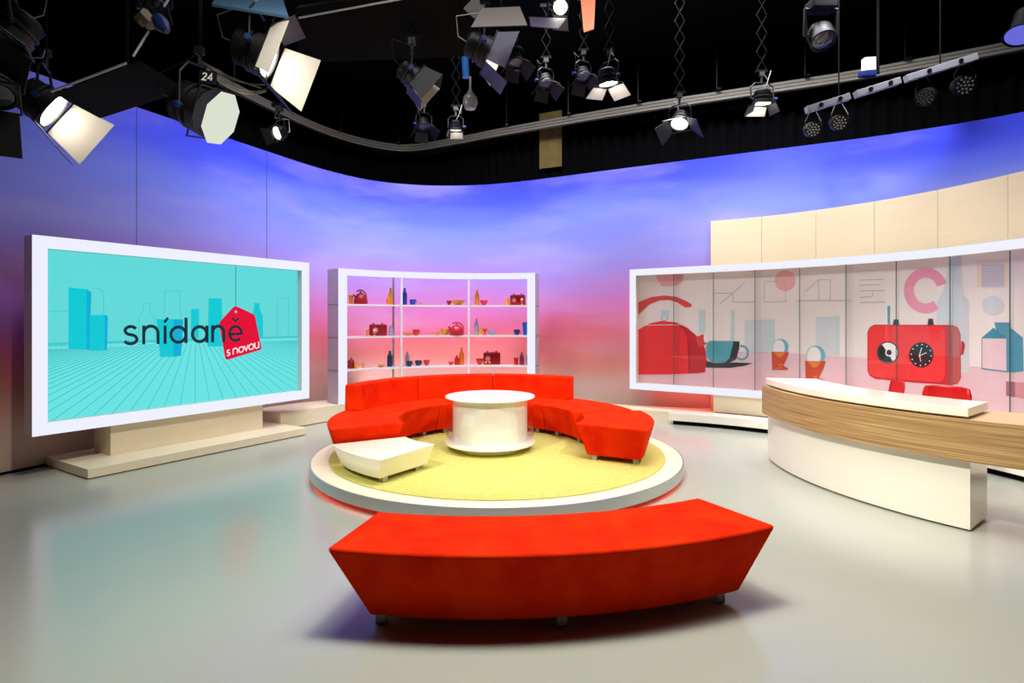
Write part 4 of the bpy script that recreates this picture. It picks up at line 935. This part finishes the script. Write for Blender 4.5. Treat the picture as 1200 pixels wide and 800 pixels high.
# oval lamp at right edge
c = at(1196, 42, 7.6); t = empty('studio_light', 'dark lamp with a violet-lit oval mouth at the right edge', 'studio light', c, 'studio spotlights hanging from the grid')
q = Matrix.Translation(c)@Vector((-.35, -.25, -.9)).normalized().to_track_quat('Z', 'Y').to_matrix().to_4x4()
bm = bmesh.new(); add_lathe(bm, None, [(0, -.42), (.1, -.4), (.13, -.1), (.2, 0), (.19, 0), (.12, -.08), (0, -.1)], 28, q); obj('reflector', bm, M_blackmetal, t, smooth=True)
bm = bmesh.new(); add_lathe(bm, None, [(.17, -.012), (0, -.014)], 28, q); obj('gel', bm, emis('violet_gel', (112, 112, 235), .8), t, label='violet-lit gel')
bm = bmesh.new(); add_tube(bm, [c+UP*.3+Vector((.15, 0, 0)), Vector((c.x+.15, c.y, GRID))], .02, 8); obj('hanging_tube', bm, M_flag, t)
# bar with four LED cans
a, b = at(945, 129, 8.3), at(1143, 67, 7.9)
t = empty('lamp_bar', 'sloping silver bar of LED lamps hanging before the rail at right', 'lamp bar', (a+b)/2)
dv = (b-a).normalized()
for f0, f1 in ((0, .26), (.30, .56), (.60, 1)):
    bm = bmesh.new(); add_obox(bm, a+(b-a)*(f0+f1)/2, dv, (0, 1, 0), dv.cross(Vector((0, 1, 0))), (b-a).length*(f1-f0)/2, .05, .045); obj('bar_section', bm, mat('bar_grey', (150, 150, 158), .5, .1), t, bevel=.004)
    for g in (.3, .75):
        p = a+(b-a)*(f0+(f1-f0)*g)+Vector((0, -.052, 0)); bm = bmesh.new(); add_tube(bm, [p, p+Vector((0, -.02, 0))], .03, 10); obj('socket', bm, M_black, t)
for f in (.2, .8):
    p = a+(b-a)*f; bm = bmesh.new(); add_tube(bm, [p, Vector((p.x, p.y, GRID))], .01, 6); obj('hanging_tube', bm, M_flag, t)
M_dot = mat('led_lens', (150, 146, 142), .3, emit=.12)
for k, (px, py, rr, lb) in enumerate(((953, 152, .105, 'round LED can under the left end of the silver bar'), (984, 144, .11, 'round LED can second from the left under the silver bar'), (1084, 114, .12, 'dark LED can turned sideways, third under the silver bar'), (1131, 100, .14, 'round LED can at the right end under the silver bar'))):
    c = at(px, py, 8.05); t = empty('par_can', lb, 'studio light', c, 'LED cans under the silver bar')
    n = Vector((-.1, -.93, -.35) if k != 2 else (-.75, -.5, -.5)).normalized(); q = Matrix.Translation(c)@n.to_track_quat('Z', 'Y').to_matrix().to_4x4()
    bm = bmesh.new(); add_lathe(bm, None, [(0, -.22), (rr*.6, -.22), (rr*.95, -.1), (rr, .02), (rr*.93, .02), (rr*.9, 0), (0, 0)], 24, q); obj('housing', bm, M_blackmetal, t, smooth=True)
    bm = bmesh.new()
    for ring, cnt in ((0, 1), (.38, 6), (.72, 11)):
        for j in range(cnt):
            x, y = ring*rr*math.cos(2*PI*j/cnt), ring*rr*math.sin(2*PI*j/cnt); add_lathe(bm, None, [(rr*.12, 0), (rr*.11, .008), (0, .01)], 8, q@Matrix.Translation((x, y, 0)))
    obj('led_cluster', bm, M_dot if k != 2 else M_lens_off, t, label='ring of small pale LED lenses' if k != 2 else None)
    p = a+(b-a)*min(1, max(0, (px-945)/198)); bm = bmesh.new()
    for s in (-1, 1): add_tube(bm, [c+Vector((s*rr*1.08, 0, 0)), c+Vector((s*rr*1.08, 0, rr*1.1)), Vector((p.x+s*.02, p.y, p.z))], .008, 6)
    obj('bracket', bm, M_blackmetal, t)
# white control box
c = at(1018, 76, 8.6); t = empty('control_box', 'small white box on a blue clamp above the silver bar', 'box', c)
bm = bmesh.new(); add_obox(bm, c, (1, 0, .05), (0, 1, 0), UP, .085, .05, .1); obj('box', bm, mat('box_white', (215, 212, 205), .5, emit=.0), t, bevel=.008)
bm = bmesh.new(); add_obox(bm, c+Vector((-.02, 0, -.14)), (1, 0, .05), (0, 1, 0), UP, .12, .05, .04); obj('clamp', bm, M_blue, t, bevel=.01)
bm = bmesh.new(); add_tube(bm, [c+Vector((.14, 0, -.12)), Vector((c.x+.14, c.y, GRID))], .02, 8); add_tube(bm, [c+Vector((-.02, 0, -.14)), c+Vector((.16, 0, -.12))], .015, 6); obj('hanging_tube', bm, M_flag, t)
# bulb below blue holder
c = at(551, 118, 6.6); t = empty('hanging_bulb', 'grey pear-shaped bulb hanging from a bright blue holder', 'bulb', c)
bm = bmesh.new(); add_lathe(bm, c, [(0, -.11), (.06, -.095), (.09, -.03), (.078, .04), (.03, .1), (.02, .13), (0, .13)], 20); obj('bulb', bm, mat('bulb_grey', (130, 128, 136), .25), t, smooth=True)
bm = bmesh.new(); add_tube(bm, [c+Vector((0, 0, .13)), c+Vector((0, 0, .28))], .012, 8); obj('stem', bm, M_silver, t, smooth=True)
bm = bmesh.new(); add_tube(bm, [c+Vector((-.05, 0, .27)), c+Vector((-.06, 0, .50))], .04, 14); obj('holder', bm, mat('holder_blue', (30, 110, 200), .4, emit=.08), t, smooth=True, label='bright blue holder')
bm = bmesh.new(); add_tube(bm, [c+Vector((-.06, 0, .5)), Vector((c.x-.06, c.y, GRID))], .014, 8); obj('hanging_tube', bm, M_flag, t)

# black light banks (large flat black boxes with a bright metal edge)
def light_bank(label, corners, depth_vec, edge, cat='light bank'):
    P = [at(*c) for c in corners]; c = sum(P, Vector())/len(P); t = empty('light_bank', label, cat, c, 'large black light banks')
    bm = bmesh.new(); dv = Vector(depth_vec); add_hexa(bm, P+[p+dv for p in P]); obj('box', bm, M_flag, t, bevel=.01)
    for e in edge:
        bm = bmesh.new(); add_tube(bm, [at(*p) for p in e], .010, 8); obj('edge_rod', bm, M_silver, t, smooth=True, label='bright metal edge rod')
    bm = bmesh.new(); q = c+dv*.9; add_tube(bm, [q, Vector((q.x, q.y, GRID))], .02, 8); obj('hanging_tube', bm, M_flag, t)
    return t
light_bank('black light bank with a bent silver rod beside the far left spotlight', [(62, 110, 5.0), (148, 76, 5.0), (206, 110, 5.6), (117, 139, 5.6)], (-.05, .25, .16), [[(60, 107, 4.97), (148, 74, 4.97)], [(156, 66, 5.0), (174, 37, 5.1)], [(192, 8, 5.2), (206, -14, 5.3)]])
light_bank('wide flat black light bank with a silver rim at top left of centre', [(350, 74, 6.9), (556, 66, 6.9), (545, -20, 6.2), (345, 10, 6.2)], (0, .12, .1), [[(350, 21, 6.15), (480, -3, 6.15)]])
p = at(176, 24, 5.05)
lb_ = [o for o in COL.objects if o.name == 'light_bank'][0]
bm = bmesh.new(); add_tube(bm, [at(162, 26, 5.1), at(170, 20, 5.1), at(178, 30, 5.1)], [.05, .075, .055], 8); obj('clamp', bm, mat('clamp_beige', (110, 98, 84), .6), lb_, smooth=True, label='beige clamp')
bm = bmesh.new(); add_tube(bm, [at(184, 20, 5.1), at(190, 30, 5.1), at(196, 37, 5.1)], [.05, .07, .03], 8); obj('clamp', bm, M_blue, lb_, smooth=True, label='blue clamp')
# bluish plate above the largest spotlight
P = [at(248, 8, 5.2), at(338, 22, 5.2), at(326, -14, 5.8), at(262, -18, 5.8)]; c = sum(P, Vector())/4
t = empty('ballast_plate', 'bluish grey metal plate above the largest bright spotlight', 'plate', c)
bm = bmesh.new(); add_hexa(bm, P+[p+Vector((0, 0, .03)) for p in P]); obj('plate', bm, mat('plate_blue', (70, 100, 130), .35, .4), t, bevel=.004)
bm = bmesh.new(); add_tube(bm, [c, Vector((c.x, c.y, GRID))], .02, 8); obj('hanging_tube', bm, M_flag, t)
# dark masking flags beside the top centre lamps
def flag(label, corners, m=None):
    P = [at(*c) for c in corners]; c = sum(P, Vector())/len(P); t = empty('light_flag', label, 'flag', c, 'masking flags at the top of the photo')
    nn = (P[1]-P[0]).cross(P[3]-P[0]).normalized()*.004; bm = bmesh.new(); add_hexa(bm, [p-nn for p in P]+[p+nn for p in P]); obj('panel', bm, m or M_barn, t)
    bm = bmesh.new(); add_tube(bm, [(P[2]+P[3])/2, Vector((c.x, c.y, GRID))], .009, 6); obj('hanging_tube', bm, M_flag, t)
flag('brownish dark flag at top centre, left of the star-bright lamp', [(552, 32, 5.5), (618, 30, 5.5), (609, 8, 5.75), (565, 10, 5.75)], mat('flag_brown', (62, 52, 52), .6))
flag('violet-grey flag under the star-bright lamp', [(622, 31, 6.0), (654, 34, 6.0), (664, 22, 6.3), (620, 20, 6.3)], mat('flag_violet', (66, 56, 84), .6))
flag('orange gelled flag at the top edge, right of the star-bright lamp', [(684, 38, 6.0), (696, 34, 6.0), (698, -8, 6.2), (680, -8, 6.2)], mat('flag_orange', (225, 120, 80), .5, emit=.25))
flag('grey flag at the top edge, left of the brownish one', [(543, 10, 6.1), (556, 22, 6.1), (566, 16, 6.1), (560, -8, 6.1)], mat('flag_grey', (70, 68, 70), .6))
# loose cables
t = empty('cable_bundle', 'bundle of pale grey cables sagging beside the number 24 lamp', 'cables', at(270, 92, 5.6))
for k, (dy, sg) in enumerate(((0, 8), (2, 14), (5, 16), (-2, 3))):
    p0, p1 = at(236, 72+dy*.3, 5.6), at(312 if k < 3 else 306, (108 if k else 103)+dy*.5-4, 5.5)
    bm = bmesh.new(); add_tube(bm, [p0.lerp(p1, f/10)-UP*(sg*.0082*4*(f/10)*(1-f/10)) for f in range(11)], .007, 5); obj('cable', bm, mat('cable_pale', (160, 156, 138), .6), t, smooth=True)
bm = bmesh.new(); p1 = at(312, 104, 5.5); add_tube(bm, [at(236, 72, 5.6), at(236, 60, 5.6), Vector((at(236, 60, 5.6).x, 5.6, GRID))], .007, 5); add_tube(bm, [p1, Vector((p1.x, p1.y, GRID))], .007, 5); obj('riser_cable', bm, M_blackmetal, t)
# grid pipes
bm = None
for k, y in enumerate((5.5, 7.6, 9.4)):
    bm = bmesh.new(); add_tube(bm, [(-7.5, y, GRID+.06), (8.8, y, GRID+.06)], .03, 10); o = obj('grid_pipe', bm, M_blackmetal, smooth=True)
    tag(o, 'black ceiling pipe that the studio lights hang from', 'pipe', 'black ceiling pipes')
